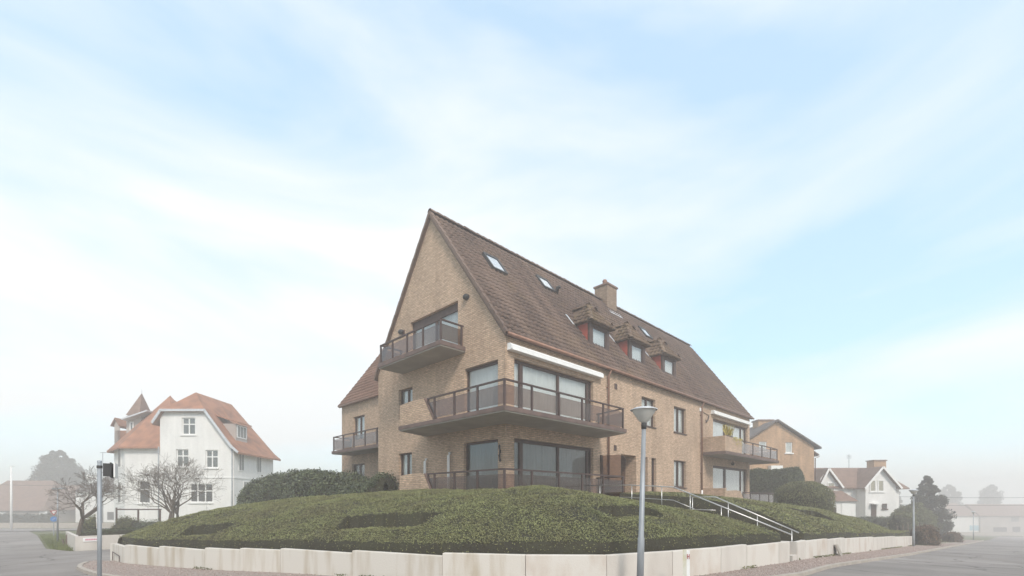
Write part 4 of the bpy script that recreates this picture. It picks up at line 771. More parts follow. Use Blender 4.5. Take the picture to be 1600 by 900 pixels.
def blob(name, label, c, r, m, n, ls, cat, core=True, bump=.14, group=None):
    u = rng.normal(size=(n, 3)); u /= np.linalg.norm(u, axis=1, keepdims=True); u = u[u[:, 2] > -.45]; q = np.sign(u) * np.abs(u) ** .85
    sc = np.array(r); p = q * sc; p = p * (1 + bump * vnoise(p + np.array(c), 1.6 / max(r) * 1.4, 31)[:, None] + rng.normal(0, .025, (len(p), 1)))
    o = empty(name, c, label, cat, group)
    if core:
        bm = bmesh.new(); bmesh.ops.create_icosphere(bm, subdivisions=3, radius=1); me = bpy.data.meshes.new('bush_core')
        for v in bm.verts: v.co = Vector(np.sign(v.co) * np.abs(np.array(v.co)) ** .85 * sc * .9) + Vector(c)
        bm.to_mesh(me); bm.free(); me.materials.append(M['juniper_base']); link('bush_core', me, o)
    tag(leaves('foliage', p + np.array(c), u, ls, ls * .5, m, o, .8), kind='stuff'); return o
blob('box_bush', 'big round clipped bush on top of the right mound', (33.2, 8.0, 1.55), (1.55, 1.55, 1.25), 'boxleaf', 20000, .08, 'bush', bump=.04)
def bare_tree(name, label, base, h, spread, seed, levels=6, lean=(0, 0), r0=.13, multi=1, group=None):
    rnd = random.Random(seed); tk = MB(); tw = MB()
    def grow(p, d, ln, r, lv):
        n = 3; pts = [p]; dd = d.copy(); rs = [r]
        for i in range(n):
            dd = (dd + Vector((rnd.gauss(0, .16), rnd.gauss(0, .16), rnd.gauss(0, .10)))).normalized(); pts.append(pts[-1] + dd * ln / n); rs.append(max(.0055, r * (1 - .32 * (i + 1) / n)))
        (tk if lv < 2 else tw).tube(pts, rs, 6 if lv < 3 else 4, cap=False)
        if lv >= levels: return
        for k in range(rnd.choice((2, 3, 3)) if lv else 4):
            az = rnd.uniform(0, 6.28); ti = rnd.uniform(.35, .85) * spread; s = dd.orthogonal().normalized(); s = Matrix.Rotation(az, 3, dd) @ s
            nd = (dd * math.cos(ti) + s * math.sin(ti) + Vector((0, 0, .12))).normalized(); st_ = pts[-1] if k < 2 or lv == 0 else pts[rnd.choice((1, 2))]
            grow(st_, nd, ln * rnd.uniform(.62, .86), rs[-1] * rnd.uniform(.62, .8), lv + 1)
    o = empty(name, base, label, 'tree', group)
    for k in range(multi): grow(Vector(base) + Vector((rnd.uniform(-.3, .3) * (multi > 1), rnd.uniform(-.3, .3) * (multi > 1), -.1)), Vector((lean[0] + rnd.uniform(-.25, .25) * (multi > 1), lean[1] + rnd.uniform(-.25, .25) * (multi > 1), 1)).normalized(), h * .30, r0, 0)
    tk.build('trunk', 'bark', o, True); tw.build('crown', 'bark', o, True); return o
b1 = W((122 - 800) / 744 * 27, 27); b1.z = gz(b1.x, b1.y) + .2
bare_tree('bare_tree', 'bare spreading tree behind the low hedge-topped wall, left of the white house', b1, 4.6, 1.2, 5, lean=(.1, -.05), r0=.15, levels=7)
b2_ = W((268 - 800) / 744 * 33, 33); b2_.z = gz(b2_.x, b2_.y) + .1
bare_tree('bare_tree', 'bare many-stemmed tree in front of the big white house', b2_, 5.7, .95, 9, r0=.12, multi=4)
def leafy_tree(name, label, base, h, prof, m, n, ls, seed, trunk_h, r0=.18, group=None):
    """prof: list of (height fraction, radius). Foliage clumps on tiers, real trunk and limbs."""
    r_ = np.random.default_rng(seed); o = empty(name, base, label, 'tree', group); B = np.array(base)
    tk = MB(); tk.tube([Vector(base) + Vector((0, 0, -.2)), Vector(base) + Vector((.05, 0, h * .5)), Vector(base) + Vector((0, .05, h * .92))], [r0, r0 * .7, r0 * .15], 8)
    P, Nn = [], []; hs_ = [p[0] for p in prof]; rs = [p[1] for p in prof]; nc = 150
    for k in range(nc):
        t_ = r_.uniform(trunk_h, 1); R_ = np.interp(t_, hs_, rs); az = r_.uniform(0, 6.28); rr_ = R_ * math.sqrt(r_.uniform(.15, 1)); c = B + np.array([math.cos(az) * rr_, math.sin(az) * rr_, t_ * h])
        tk.tube([Vector(base) + Vector((0, 0, max(.1, t_ * h - rr_ * .4))), Vector(c)], [r0 * .3, .015], 4, cap=False)
        cr_ = max(.22, R_ * .34) * r_.uniform(.6, 1.3); q = r_.normal(size=(n // nc, 3)); q /= np.linalg.norm(q, axis=1, keepdims=True); q *= (r_.uniform(size=(len(q), 1)) ** .33)
        P.append(c + q * cr_ * np.array([1, 1, .85])); Nn.append(q)
    tk.build('trunk', 'bark', o, True); tag(leaves('crown', np.concatenate(P), np.concatenate(Nn), ls, ls * .5, m, o, .9), kind='stuff'); return o
def on_g(x, d, up=0): p = W((x - 800) / 744 * d, d); p.z = gz(p.x, p.y) + up; return p
leafy_tree('conifer_tree', 'dark bulky conifer beside the small white house on the right', on_g(1449, 56), 7.2, [(0, 1.4), (.12, 1.9), (.4, 1.95), (.7, 1.3), (.88, .6), (1, .12)], 'conifer', 42000, .20, 2, .03)
leafy_tree('evergreen_shrub_tree', 'rounded green evergreen in front of the dark conifer', on_g(1428, 50), 3.6, [(0, 1.3), (.3, 1.9), (.7, 1.6), (1, .6)], 'boxleaf', 24000, .16, 3, .03)
leafy_tree('pine_tree', 'broad hazy pine far beyond the left street', on_g(92, 120), 16.5, [(0, .5), (.3, 2.6), (.5, 5.2), (.7, 4.2), (.85, 3.0), (1, .8)], 'far_tree', 34000, .42, 4, .30, .3)
for k, (x, d, hh, sd_) in enumerate(((1484, 200, 17, 11), (1548, 205, 17, 12), (1385, 170, 18, 13), (1250, 140, 13, 15))):
    leafy_tree('far_tree', ['faint tall tree in the fog left of the far lamp, right side', 'faint tall tree in the fog above the far terrace of houses', 'faint tree in the fog behind the small white house', 'faint tree in the fog behind the orange house'][k], on_g(x, d), hh, [(0, .5), (.3, 3.2), (.6, 4.0), (.85, 2.8), (1, .8)], 'far_tree', 15000, .6, sd_, .2, .3, group='trees lost in the fog')
# low planting along the right street and at the left corner
hedge('dry_shrub', 'row of dull brown green shrubs beyond the end of the right wall', [tuple(on_g(1432, 30)[:2]), tuple(on_g(1452, 31)[:2])], .5, gz(39, 2.5), gz(39, 2.5) + 1.0, 'brown_leaf', 5000, .10, .2, .8, 'shrub')
hedge('dry_shrub', 'low brown shrub beside the street under the conifer', [tuple(on_g(1484, 42)[:2]), tuple(on_g(1496, 43)[:2])], .5, gz(58, 2), gz(58, 2) + .9, 'brown_leaf', 2500, .12, .2, .8, 'shrub')
hedge('garden_hedge', 'loose hedge on the bank before the small white house', [tuple(on_g(1404, 40)[:2]), tuple(on_g(1420, 44)[:2])], .7, gz(51, 6), gz(51, 6) + 1.9, 'boxleaf', 7000, .13, .3, .7)
hedge('garden_hedge', 'low loose hedge at the right foot of the small white house', [tuple(on_g(1345, 50)[:2]), tuple(on_g(1392, 45)[:2])], .5, gz(60, 9), gz(60, 9) + .7, 'laurel', 5000, .11, .2, .7)
hedge('flower_shrub', 'fresh green shrub in front of the white house, behind the low wall', [tuple(on_g(186, 32)[:2]), tuple(on_g(215, 31)[:2])], .6, gz(5, 40), gz(5, 40) + 1.35, 'shrub', 5000, .09, .3, .8, 'shrub')
hedge('flower_shrub', 'pale green shrub left of the bare tree trunk at the verge', [tuple(on_g(124, 29)[:2]), tuple(on_g(150, 29.5)[:2])], .5, gz(2, 38), gz(2, 38) + 1.3, 'shrub', 3500, .08, .3, .8, 'shrub')
hedge('flower_shrub', 'dull green shrub in front of the white house, nearest the mound', [tuple(on_g(222, 31)[:2]), tuple(on_g(255, 30)[:2])], .7, gz(5, 38), gz(5, 38) + 1.1, 'laurel', 4000, .09, .3, .8, 'shrub')
# low wall with hedge and sign, left
lw0 = Vector((1.26, 29.2, 0)); lw = empty('garden_wall', (1.3, 29.2, -.6), 'low pale concrete wall topped by a clipped hedge, in front of the white house', 'wall'); zg = gz(1.3, 29.2)
for k in range(7): MB().box((1.26 + k * 1.55 + .005, 29.2, zg - .4), (1.26 + (k + 1) * 1.55 - .005, 29.34, zg + .64)).build('concrete_panel', 'conc', lw)
for k in range(6): MB().box((1.26, 29.345 + k * 1.6, zg - .5), (1.40, 29.345 + (k + 1) * 1.6 - .01, zg + .62 - .04 * k)).build('concrete_panel', 'conc', lw)
hedge('low_hedge', 'narrow clipped dark hedge on top of the low concrete wall', [(1.45, 29.62), (6, 29.62), (12, 29.62)], .3, zg + .25, zg + .90, 'yew', 9000, .06, .03, .3)
sg_ = empty('wall_sign', (1.5, 29.19, zg + .4), 'small white sign with pink lettering on the low concrete wall', 'sign'); MB().box((1.52, 29.175, zg + .38), (2.18, 29.197, zg + .56)).build('board', 'white', sg_)
lt = MB(); xx = 1.60
for k in range(9): lt.box((xx, 29.169, zg + .435), (xx + .045, 29.174, zg + .505)); xx += .058
lt.build('lettering', 'signpink', sg_)
# grass verge blades on the left and right
def grass_patch(name, label, pts, ln):
    n = len(pts); z = ground(pts[:, 0], pts[:, 1]) - .06; b = np.column_stack([pts, z]); dirv = np.column_stack([rng.normal(0, .4, (n, 2)), np.ones(n)]) * (ln * rng.uniform(.5, 1.3, n))[:, None]; an = rng.uniform(0, 6.28, n); s = np.column_stack([np.cos(an), np.sin(an), np.zeros(n)]) * .008
    tag(quads_np(name, np.stack([b - s, b + s, b + s * .3 + dirv, b - s * .3 + dirv], 1), 'blade'), label, kind='stuff')
y_ = rng.uniform(29.5, 62, 14000); x_ = np.interp(y_, [29, 33, 60], [.95, .45, .2]) + rng.uniform(.05, 2.2, len(y_)); ok = (x_ < 1.2) | (y_ > 39); grass_patch('verge_grass', 'short yellowish grass on the left street verge', np.column_stack([x_, y_])[ok], .16)
x_ = rng.uniform(38, 72, 16000); y_ = np.interp(x_, [38, 72], [2.6, 1.6]) + rng.uniform(0, 7, len(x_)); grass_patch('bank_grass', 'short grass on the bank beyond the right wall', np.column_stack([x_, y_]), .16)

# ------------------------------------------------------------------ street furniture
def lamp(label, base, h, tilt=(0, 0), head=True):
    o = empty('street_lamp', base, label, 'street lamp', 'street lamps along the right street'); top = Vector((tilt[0], tilt[1], h - .36))
    B = Vector(base); MB().tube([B + Vector((0, 0, -.1)), B + top * .33, B + top * .34, B + top], [.062, .060, .050, .036], 12).build('pole', 'galv', o, True)
    T = B + top; MB().tube([T - Vector((0, 0, .03)), T + Vector((0, 0, .10))], .045, 12).build('collar', 'darkgrey', o, True)
    MB().lathe([(.04, .08), (.09, .12), (.205, .29), (.212, .31)], T, 28).build('bowl', 'bowl', o, True)
    MB().lathe([(.235, .305), (.24, .318), (.17, .348), (.08, .365), (0, .37)], T, 28).build('lid', 'zinc', o, True); return o
lb = W((999.5 - 800) / 744 * 8.5, 8.5); lb.z = gz(lb.x, lb.y)
lamp('tall grey street lamp with bowl head in front of the retaining wall', lb, 3.32, (.085, -.035))
lamp('distant street lamp at the end of the right retaining wall', on_g(1427.5, 27.6), 3.35)
lamp('faint street lamp in the fog by the far right junction', on_g(1521, 62), 3.7)
pb_ = W((155.5 - 800) / 744 * 7, 7); pb_.z = gz(pb_.x, pb_.y)
sp = empty('street_sign_post', pb_, 'galvanised pole with a street name sign seen edge-on, near left', 'sign post')
MB().tube([pb_ + Vector((0, 0, -.1)), pb_ + Vector((0, 0, 2.27))], .027, 14).build('pole', 'galv', sp, True); MB().lathe([(.029, 0), (.029, .02), (.0, .028)], pb_ + Vector((0, 0, 2.27)), 14).build('pole_cap', 'galv', sp, True)
ang = Matrix.Rotation(math.radians(48), 3, 'Z'); c = pb_ + Vector((0, 0, 2.16)); dirs = ang @ Vector((0, 1, 0)); 
vd = Vector((pb_.x, pb_.y, 0)).normalized(); sdv = Vector((vd.y, -vd.x, 0)); pd = (vd * .99 + sdv * .09).normalized(); pn = Vector((-pd.y, pd.x, 0))
q = c + sdv * .05
for off, mm in ((.075, 'darkgrey'), (.118, 'white')): MB().bar(q + sdv * off - pd * .02, q + sdv * off + pd * .5, .018, .22).build('name_plate', mm, sp)
MB().bar(q - sdv * .012 - pd * .0, q + sdv * .065, .06, .19).build('bracket', 'darkgrey', sp); MB().lathe([(.030, -.02), (.034, -.02), (.034, .02), (.030, .02)], pb_ + Vector((0, 0, 2.20)), 14).build('clamp', 'darkgrey', sp)
hp = W((1072.5 - 800) / 744 * 8.9, 8.9); hp.z = gz(hp.x, hp.y); hy = empty('hydrant_marker', hp, 'short white and lichen-stained post marked H in front of the wall', 'marker post')
vd = Vector((hp.x, hp.y, 0)).normalized(); sdv = Vector((vd.y, -vd.x, 0)); HT = .73
MB().bar(hp - sdv * .03 - Vector((0, 0, .1)), hp - sdv * .03 + Vector((0, 0, HT - .005)), .065, .10, up=vd).build('post', 'lichen', hy); MB().bar(hp + sdv * .032 - Vector((0, 0, .1)), hp + sdv * .032 + Vector((0, 0, HT - .02)), .055, .09, up=vd).build('face', 'white', hy)
hl = MB(); q = hp + sdv * .034 - vd * .05 + Vector((0, 0, HT - .12))
for k in (-1, 1): hl.bar(q + sdv * .016 * k - Vector((0, 0, .045)), q + sdv * .016 * k + Vector((0, 0, .045)), .010, .006, up=vd)
hl.bar(q - sdv * .016, q + sdv * .016, .006, .012); hl.build('letter_h', 'signred', hy)
bl = on_line(1305)[0]; bn = Vector((0, -1, 0)); tag(MB().prism([Vector((bl.x - .25, bl.y - .22, gz(bl.x, bl.y) + .05)), Vector((bl.x + .15, bl.y - .20, gz(bl.x, bl.y) + .05)), Vector((bl.x + .15, bl.y - .05, gz(bl.x, bl.y) + .42)), Vector((bl.x - .25, bl.y - .07, gz(bl.x, bl.y) + .42))], (0, .05, .015)).build('concrete_slab', 'soffit'), 'grey concrete slab leaning against the right retaining wall', 'slab')
rb_ = empty('wall_rail', (WP[0].x - .05, WP[0].y, .0), 'small bent metal rail fixed at the left tip of the retaining wall', 'rail'); wl0 = WP[0].lerp(WP[1], .15); wl1 = WP[0].lerp(WP[1], .7); on = Vector((-.7, -.7, 0)) * .06; zz = gz(wl0.x, wl0.y)
MB().tube([wl0 + on + Vector((0, 0, zz + .35)), wl1 + on + Vector((0, 0, zz + .28))], .012, 6).build('bar', 'rail', rb_); MB().tube([wl0 + on + Vector((0, 0, zz)), wl0 + on + Vector((0, 0, zz + .35))], .012, 6).build('upright', 'rail', rb_); MB().tube([wl1 + on + Vector((0, 0, zz)), wl1 + on + Vector((0, 0, zz + .28))], .012, 6).build('upright', 'rail', rb_)
# signs and lamps on the left verge
q = on_g(84, 40); ts = empty('traffic_sign', q, 'give way sign above a blue round sign on a thin post by the left verge', 'traffic sign'); vd = Vector((q.x, q.y, 0)).normalized(); sdv = Vector((vd.y, -vd.x, 0))
MB().tube([q, q + Vector((0, 0, 2.0))], .03, 8).build('post', 'galv', ts); c = q + Vector((0, 0, 2.0)) - vd * .04
MB().prism([c + sdv * .26 + Vector((0, 0, .16)), c - sdv * .26 + Vector((0, 0, .16)), c - Vector((0, 0, .28))], vd * -.02).build('give_way_plate', 'signred', ts); MB().prism([c - vd * .022 + sdv * .16 + Vector((0, 0, .10)), c - vd * .022 - sdv * .16 + Vector((0, 0, .10)), c - vd * .022 - Vector((0, 0, .16))], vd * -.01).build('plate_face', 'white', ts)
MB().prism([c + Vector((0, 0, -.56)) + sdv * .22 * math.cos(k / 16 * 6.283) + Vector((0, 0, .22 * math.sin(k / 16 * 6.283))) for k in range(16)], vd * -.02).build('blue_disc', 'signblue', ts)
MB().bar(c + Vector((0, 0, -.66)) - vd * .03 - sdv * .09, c + Vector((0, 0, -.46)) - vd * .03 + sdv * .09, .02, .05, up=vd).build('disc_arrow', 'white', ts)
def mast(label, x, d, h, r=.07, arm=True, m='galv'):
    q = on_g(x, d); o = empty('lamp_mast', q, label, 'lamp mast'); MB().tube([q, q + Vector((0, 0, h))], [r, r * .6], 10).build('pole', m, o, True)
    if arm: sdv = Vector((1, -1, 0)).normalized(); MB().bar(q - sdv * .3 + Vector((0, 0, h)), q + sdv * .45 + Vector((0, 0, h + .03)), .16, .08).build('lamp_head', m, o)
mast('pale tall lamp mast at the far left beside the cross road', 17.5, 62, 8.4, .14, True, 'white')
mast('grey post-top lamp on the left verge beside the bare tree', 90, 30, 3.35, .055)
mast('thin hazy lamp mast just right of the near sign pole', 160.5, 70, 11.0, .08)
for k, dx in enumerate((0, .5, .9, -.4)):
    q = on_g(103 + dx * 8, 27 + dx); o = MB().tube([q + Vector((0, 0, -.1)), q + Vector((.05 * (-1) ** k, .04, .55 - .08 * k))], .05, 7).build('stake', 'bark'); tag(o, ['tallest weathered wooden stake in the left grass verge', 'second tallest weathered stake in the left verge, leaning away', 'short weathered stake in the left verge, nearest the low wall', 'shortest weathered stake in the left verge, nearest the road'][k], 'stake', 'stakes in the left verge')
# overhead wires
for (xa, ya, xb_, yb, d, lab) in ((1330, 774, 1700, 776, 70, 'upper thin overhead wire crossing the foggy right background'), (1330, 786.5, 1700, 788, 70, 'lower thin overhead wire crossing the foggy right background'), (-60, 755, 205, 757, 66, 'thin overhead wire crossing the foggy left background')):
    p, q = PX(xa, ya, d), PX(xb_, yb, d); tag(MB().tube([p.lerp(q, k / 8) - Vector((0, 0, .25 * math.sin(k / 8 * math.pi))) for k in range(9)], .022, 5).build('overhead_wire', 'darkgrey'), lab, 'wire')

# ------------------------------------------------------------------ neighbouring houses (walls parallel to the picture plane of the street corner view)
def C(cx, d, z): return tuple(W(cx, d, z))
def zpx(y, d): return CAM_Z + (782 - y) / 744 * d
def cpx(x, d): return (x - 800) / 744 * d
def cbox(mb, c0, c1, d0, d1, z0, z1):
    vs = [C(c0, d0, z0), C(c1, d0, z0), C(c1, d1, z0), C(c0, d1, z0), C(c0, d0, z1), C(c1, d0, z1), C(c1, d1, z1), C(c0, d1, z1)]
    return mb.add(vs, [(0, 3, 2, 1), (4, 5, 6, 7), (0, 1, 5, 4), (1, 2, 6, 5), (2, 3, 7, 6), (3, 0, 4, 7)])
def cwin(parent, x0, x1, y0, y1, d, m='white', inner='blind', mull=1, trans=.66, fw=.09, sill=True, arch=False, gl='glass', rec=0.0):
    ds = d; c0, c1, z0, z1 = cpx(x0, d), cpx(x1, d), zpx(y1, d), zpx(y0, d); f = MB(); o = .05; d = d + rec
    cbox(f, c0, c0 + fw, d - o, d + .02, z0, z1); cbox(f, c1 - fw, c1, d - o, d + .02, z0, z1); cbox(f, c0 + fw, c1 - fw, d - o, d + .02, z1 - fw, z1); cbox(f, c0 + fw, c1 - fw, d - o, d + .02, z0, z0 + fw)
    zt = z0 + (z1 - z0) * trans
    if trans: cbox(f, c0 + fw, c1 - fw, d - o + .003, d + .02, zt - .05, zt + .05)
    for k in range(mull): cc = c0 + (c1 - c0) * (k + 1) / (mull + 1); cbox(f, cc - .05, cc + .05, d - o - .004, d + .02, z0 + fw, z1 - fw)
    w_ = f.build('window', m, parent); g_ = MB(); cbox(g_, c0 + fw, c1 - fw, d - .012, d - .006, z0 + fw, z1 - fw); g_.build('pane', gl, w_); k = MB(); cbox(k, c0 + fw * .5, c1 - fw * .5, d - .004, d - .001, z0 + fw * .5, z1 - fw * .5); k.build('blind', inner, w_)
    if sill: s = MB(); cbox(s, c0 - .1, c1 + .1, ds - .10, d - .06, z0 - .12, z0 - .004); s.build('sill', m, w_)
    return w_
# --- big white house on the left
hb = W(-30, 45); wh = empty('white_house', (hb.x, hb.y, -1.2), 'big white three-storey villa with orange tiled roof and pointed turret', 'house')
D0, D1 = 45.0, 52.4; cl, crr = cpx(250, D0), cpx(365.5, D0); cm = cpx(306, D0 + 1.9); zap, zhip, zev = zpx(613, D0 + 1.9), zpx(641.5, D0), zpx(699, D0)
gzh = gz(hb.x, hb.y) - .5
hl_, hr_ = cpx(257.5, D0), cpx(320.5, D0)
kx = (crr - hr_) / (zhip - zev)
D2 = 46.3
HW = [(284, 305, 652.5, 679, D0, 1), (275, 294.5, 702, 729, D0, 1), (321, 340.5, 703, 731, D0, 1), (296, 332, 756, 785, D0, 2), (216, 234, 752, 786, D2, 0)]
def hole(x0, x1, y0, y1, d): return (cpx(x0, d), cpx(x1, d), zpx(y1, d), zpx(y0, d))
wall('front_wall', 'C', D0, cl, crr, gzh, zhip, [hole(*h[:5]) for h in HW if h[4] == D0], 'brick_white', wh, clips=[lambda p: zev + (crr - p[0]) / kx - p[1], lambda p: zhip - (hl_ - p[0]) / kx - p[1] if p[0] < hl_ else 1.0], rev=.25)
mbw = MB(); mbw.add([C(crr, D0, gzh), C(crr, D1, gzh), C(crr, D1, zev), C(crr, D0, zev)], [(0, 1, 2, 3)])
mbw.add([C(crr, D1, gzh), C(cl, D1, gzh), C(cl, D1, zev), C(cm, D1, zap), C(crr, D1, zev)], [(0, 1, 2, 3, 4)]); mbw.build('wall', 'brick_white', wh)
def thick(poly, vec, m, name, parent): return MB().prism(poly, vec).build(name, m, parent)
dn = (0, 0, -.18); ov = .45; er = crr + ov; zer = zev - ov / kx; elx = cl - .5; zel = zhip - (hl_ - elx) / kx - .0
ap = (cm, D0 + 1.9, zap); RF = thick([C(hl_ - .15, D0 - .35, zhip), C(hr_ + .15, D0 - .35, zhip), C(*ap)], dn, 'tile_orange', 'front_hip_roof', wh)
mid = .30; zmid = zer + (zap - zer) * .22; cmid = er + (cm - er) * .27
thick([C(hr_ + .15, D0 - .35, zhip), C(er - .6, D0 - .35, zer + .75), C(er - .6, D1 + .5, zer + .75), C(cm, D1 + .5, zap), C(*ap)], dn, 'tile_orange', 'right_roof_slope', wh)
thick([C(er - .6, D0 - .35, zer + .75), C(er + .15, D0 - .35, zer + .1), C(er + .15, D1 + .5, zer + .1), C(er - .6, D1 + .5, zer + .75)], dn, 'tile_orange', 'eave_flare', wh)
thick([C(hl_ - .15, D0 - .35, zhip), C(elx, D0 - .35, zel), C(elx, D1, zel), C(cm, D1, zap), C(*ap)], dn, 'tile_orange', 'left_roof_slope', wh)
fb = MB(); fb.bar(C(hl_ - .2, D0 - .38, zhip - .02), C(hr_ + .2, D0 - .38, zhip - .02), .08, .22); fb.bar(C(hr_ + .15, D0 - .38, zhip - .02), C(er - .6, D0 - .38, zer + .72), .08, .2); fb.bar(C(er - .6, D0 - .38, zer + .72), C(er + .15, D0 - .38, zer + .06), .08, .2); fb.bar(C(hl_ - .15, D0 - .38, zhip - .02), C(elx, D0 - .38, zel), .08, .22); fb.build('barge_board', 'zinc', wh)
# left wing
wl_, wr2 = cpx(195, D2), cl + .02; wll = cpx(178.5, 48.6); zwe = zpx(697, D2)
wall('wing_front_wall', 'C', D2, wl_, wr2, gzh, zwe, [hole(*HW[4][:5])], 'brick_white', wh, rev=.25)
mb2 = MB(); mb2.add([C(wll, 48.6, gzh), C(wl_, D2, gzh), C(wl_, D2, zwe), C(wll, 48.6, zwe)], [(0, 1, 2, 3)]); mb2.add([C(wll, 48.6, gzh), C(wll, 55, gzh), C(wll, 55, zwe), C(wll, 48.6, zwe)], [(0, 1, 2, 3)]); mb2.add([C(cl, D0, gzh), C(cl, D2, gzh), C(cl, D2, zhip), C(cl, D0, zhip)], [(0, 1, 2, 3)]); mb2.build('wing_wall', 'brick_white', wh)
rp_ = (cpx(266, 50.5), 50.5, zpx(618, 50.5)); e1_ = C(wl_ - .15, D2 - .5, zwe - .1); e2_ = C(wr2 + .3, D2 - .5, zwe - .1); e3_ = C(wll - .6, 48.4, zwe - .25); e4_ = C(wll - .6, 55.5, zwe - .25)
rv_ = C(cpx(290, 50.5), 50.5, zpx(645, 50.5)); thick([e1_, e2_, rv_, C(*rp_)], dn, 'tile_orange', 'wing_front_roof', wh); thick([e3_, e1_, C(*rp_)], dn, 'tile_orange', 'wing_corner_roof', wh); thick([e4_, e3_, C(*rp_)], dn, 'tile_orange', 'wing_side_roof', wh); thick([C(*rp_), rv_, C(wr2 + 3.5, rp_[1] + 5, zwe), e4_], dn, 'tile_orange', 'wing_rear_roof', wh)
# turret with dormer body
tb = MB(); td = 50.2; cbox(tb, cpx(207, td), cpx(230, td), td - .8, td + .9, 8.5, zpx(652, td)); T_ = tb.build('turret', 'far_wall', wh); tip = C(cpx(221.5, td), td, zpx(614, td)); zb_ = zpx(651, td); a_, b_ = cpx(208.5, td), cpx(229.5, td)
MB().add([C(a_, td - 1, zb_), C(b_, td - 1, zb_), C(b_, td + 1, zb_), C(a_, td + 1, zb_), tip], [(0, 1, 4), (1, 2, 4), (2, 3, 4), (3, 0, 4), (3, 2, 1, 0)]).build('spire', 'tile_far', T_); MB().tube([Vector(tip) - Vector((0, 0, .1)), Vector(tip) + Vector((0, 0, .45))], [.06, .01], 6).build('finial', 'zinc', T_)
th_ = MB(); th_.prism([C(cpx(197, td - 1), td - 1.6, zpx(660, td)), C(cpx(236, td - 1), td - 1.6, zpx(647, td)), C(cpx(236, td - 1), td + .6, zpx(647, td)), C(cpx(197, td - 1), td + .6, zpx(660, td))], (0, 0, .15)); th_.build('turret_eave', 'zinc', T_)
ab = MB(); cbox(ab, cpx(186.5, 51), cpx(212, 51), 50.4, 53, 5.5, zpx(674, 51)); ab.build('attic_base', 'tile_orange', wh)
cwin(wh, 203, 209, 659, 673, td - .9, mull=0, trans=0, sill=False)
db = MB(); dd_ = 51.0; db.add([C(cpx(186, dd_), dd_ - .6, zpx(697, dd_)), C(cpx(195, dd_), dd_ - .6, zpx(697, dd_)), C(cpx(195, dd_), dd_ - .6, zpx(664, dd_)), C(cpx(190, dd_), dd_ - .6, zpx(657, dd_)), C(cpx(186, dd_), dd_ - .6, zpx(664, dd_))], [(0, 1, 2, 3, 4)]); db.build('attic_dormer', 'far_wall', wh)
dr = MB(); a_ = C(cpx(190, dd_), dd_ - .9, zpx(656, dd_)); dr.prism([C(cpx(183.5, dd_), dd_ - .9, zpx(668, dd_)), a_, C(cpx(190, dd_), dd_ + 1.5, zpx(656, dd_)), C(cpx(183.5, dd_), dd_ + 1.5, zpx(668, dd_))], (0, 0, .1)); dr.prism([C(cpx(196.5, dd_), dd_ - .9, zpx(668, dd_)), a_, C(cpx(190, dd_), dd_ + 1.5, zpx(656, dd_)), C(cpx(196.5, dd_), dd_ + 1.5, zpx(668, dd_))], (0, 0, .1)); dr.build('attic_dormer_roof', 'tile_orange', wh)
for (x0, x1, y0, y1, d, mu) in HW: cwin(wh, x0, x1, y0, y1, d, rec=.16, mull=mu, inner='dark_in' if y0 > 750 else 'blind', trans=.62)
sc_ = MB(); cbox(sc_, cl - .02, crr + .02, D0 - .05, D0 - .002, zpx(747, D0), zpx(745, D0)); cbox(sc_, crr + .002, crr + .05, D0, D1, zpx(747, D0), zpx(745, D0)); cbox(sc_, wl_, wr2, D2 - .05, D2 - .002, zpx(743, D2), zpx(741, D2)); sc_.build('string_course', 'white', wh)
for dd_, z0, z1, wd in ((46.2, zpx(736, 46.2), zpx(707, 46.2), .9), (49.4, zpx(739, 49.4), zpx(710, 49.4), .9), (47.0, zpx(786, 47), zpx(752, 47), .9)):
    f = MB(); cbox(f, crr + .002, crr + .05, dd_ - wd / 2, dd_ + wd / 2, z0, z1); f_ = f.build('window', 'white', wh); g_ = MB(); cbox(g_, crr + .052, crr + .058, dd_ - wd / 2 + .08, dd_ - .04, z0 + .08, z1 - .08); cbox(g_, crr + .052, crr + .058, dd_ + .04, dd_ + wd / 2 - .08, z0 + .08, z1 - .08); g_.build('pane', 'blind', f_)
for fz0, fz1 in ((zpx(731, 47.4), zpx(700, 47.4)), (zpx(786, 47.4), zpx(752, 47.4))):     # windows in the canted wing face
    p = Vector(C(wl_, D2, 0)); q = Vector(C(wll, 48.6, 0)); m_ = p.lerp(q, .45); t_ = (q - p).normalized(); nn = Vector((t_.y, -t_.x, 0)); nn = nn if nn.dot(-p) > 0 else -nn
    a_, b_ = m_ - t_ * .5, m_ + t_ * .5; f_ = MB().prism([(*(a_)[:2], fz0), (*(b_)[:2], fz0), (*(b_)[:2], fz1), (*(a_)[:2], fz1)], nn * .05).build('window', 'white', wh); a_, b_ = m_ - t_ * .38 + nn * .052, m_ + t_ * .38 + nn * .052; MB().prism([(*(a_)[:2], fz0 + .12), (*(b_)[:2], fz0 + .12), (*(b_)[:2], fz1 - .12), (*(a_)[:2], fz1 - .12)], nn * .006).build('pane', 'blind', f_)
for x, d, y0 in ((363.5, D0, 700), (249, D0, 698)): MB().tube([C(cpx(x, d), d - .1, gzh), C(cpx(x, d), d - .1, zpx(y0, d))], .055, 8).build('downpipe', 'galv', wh, True)
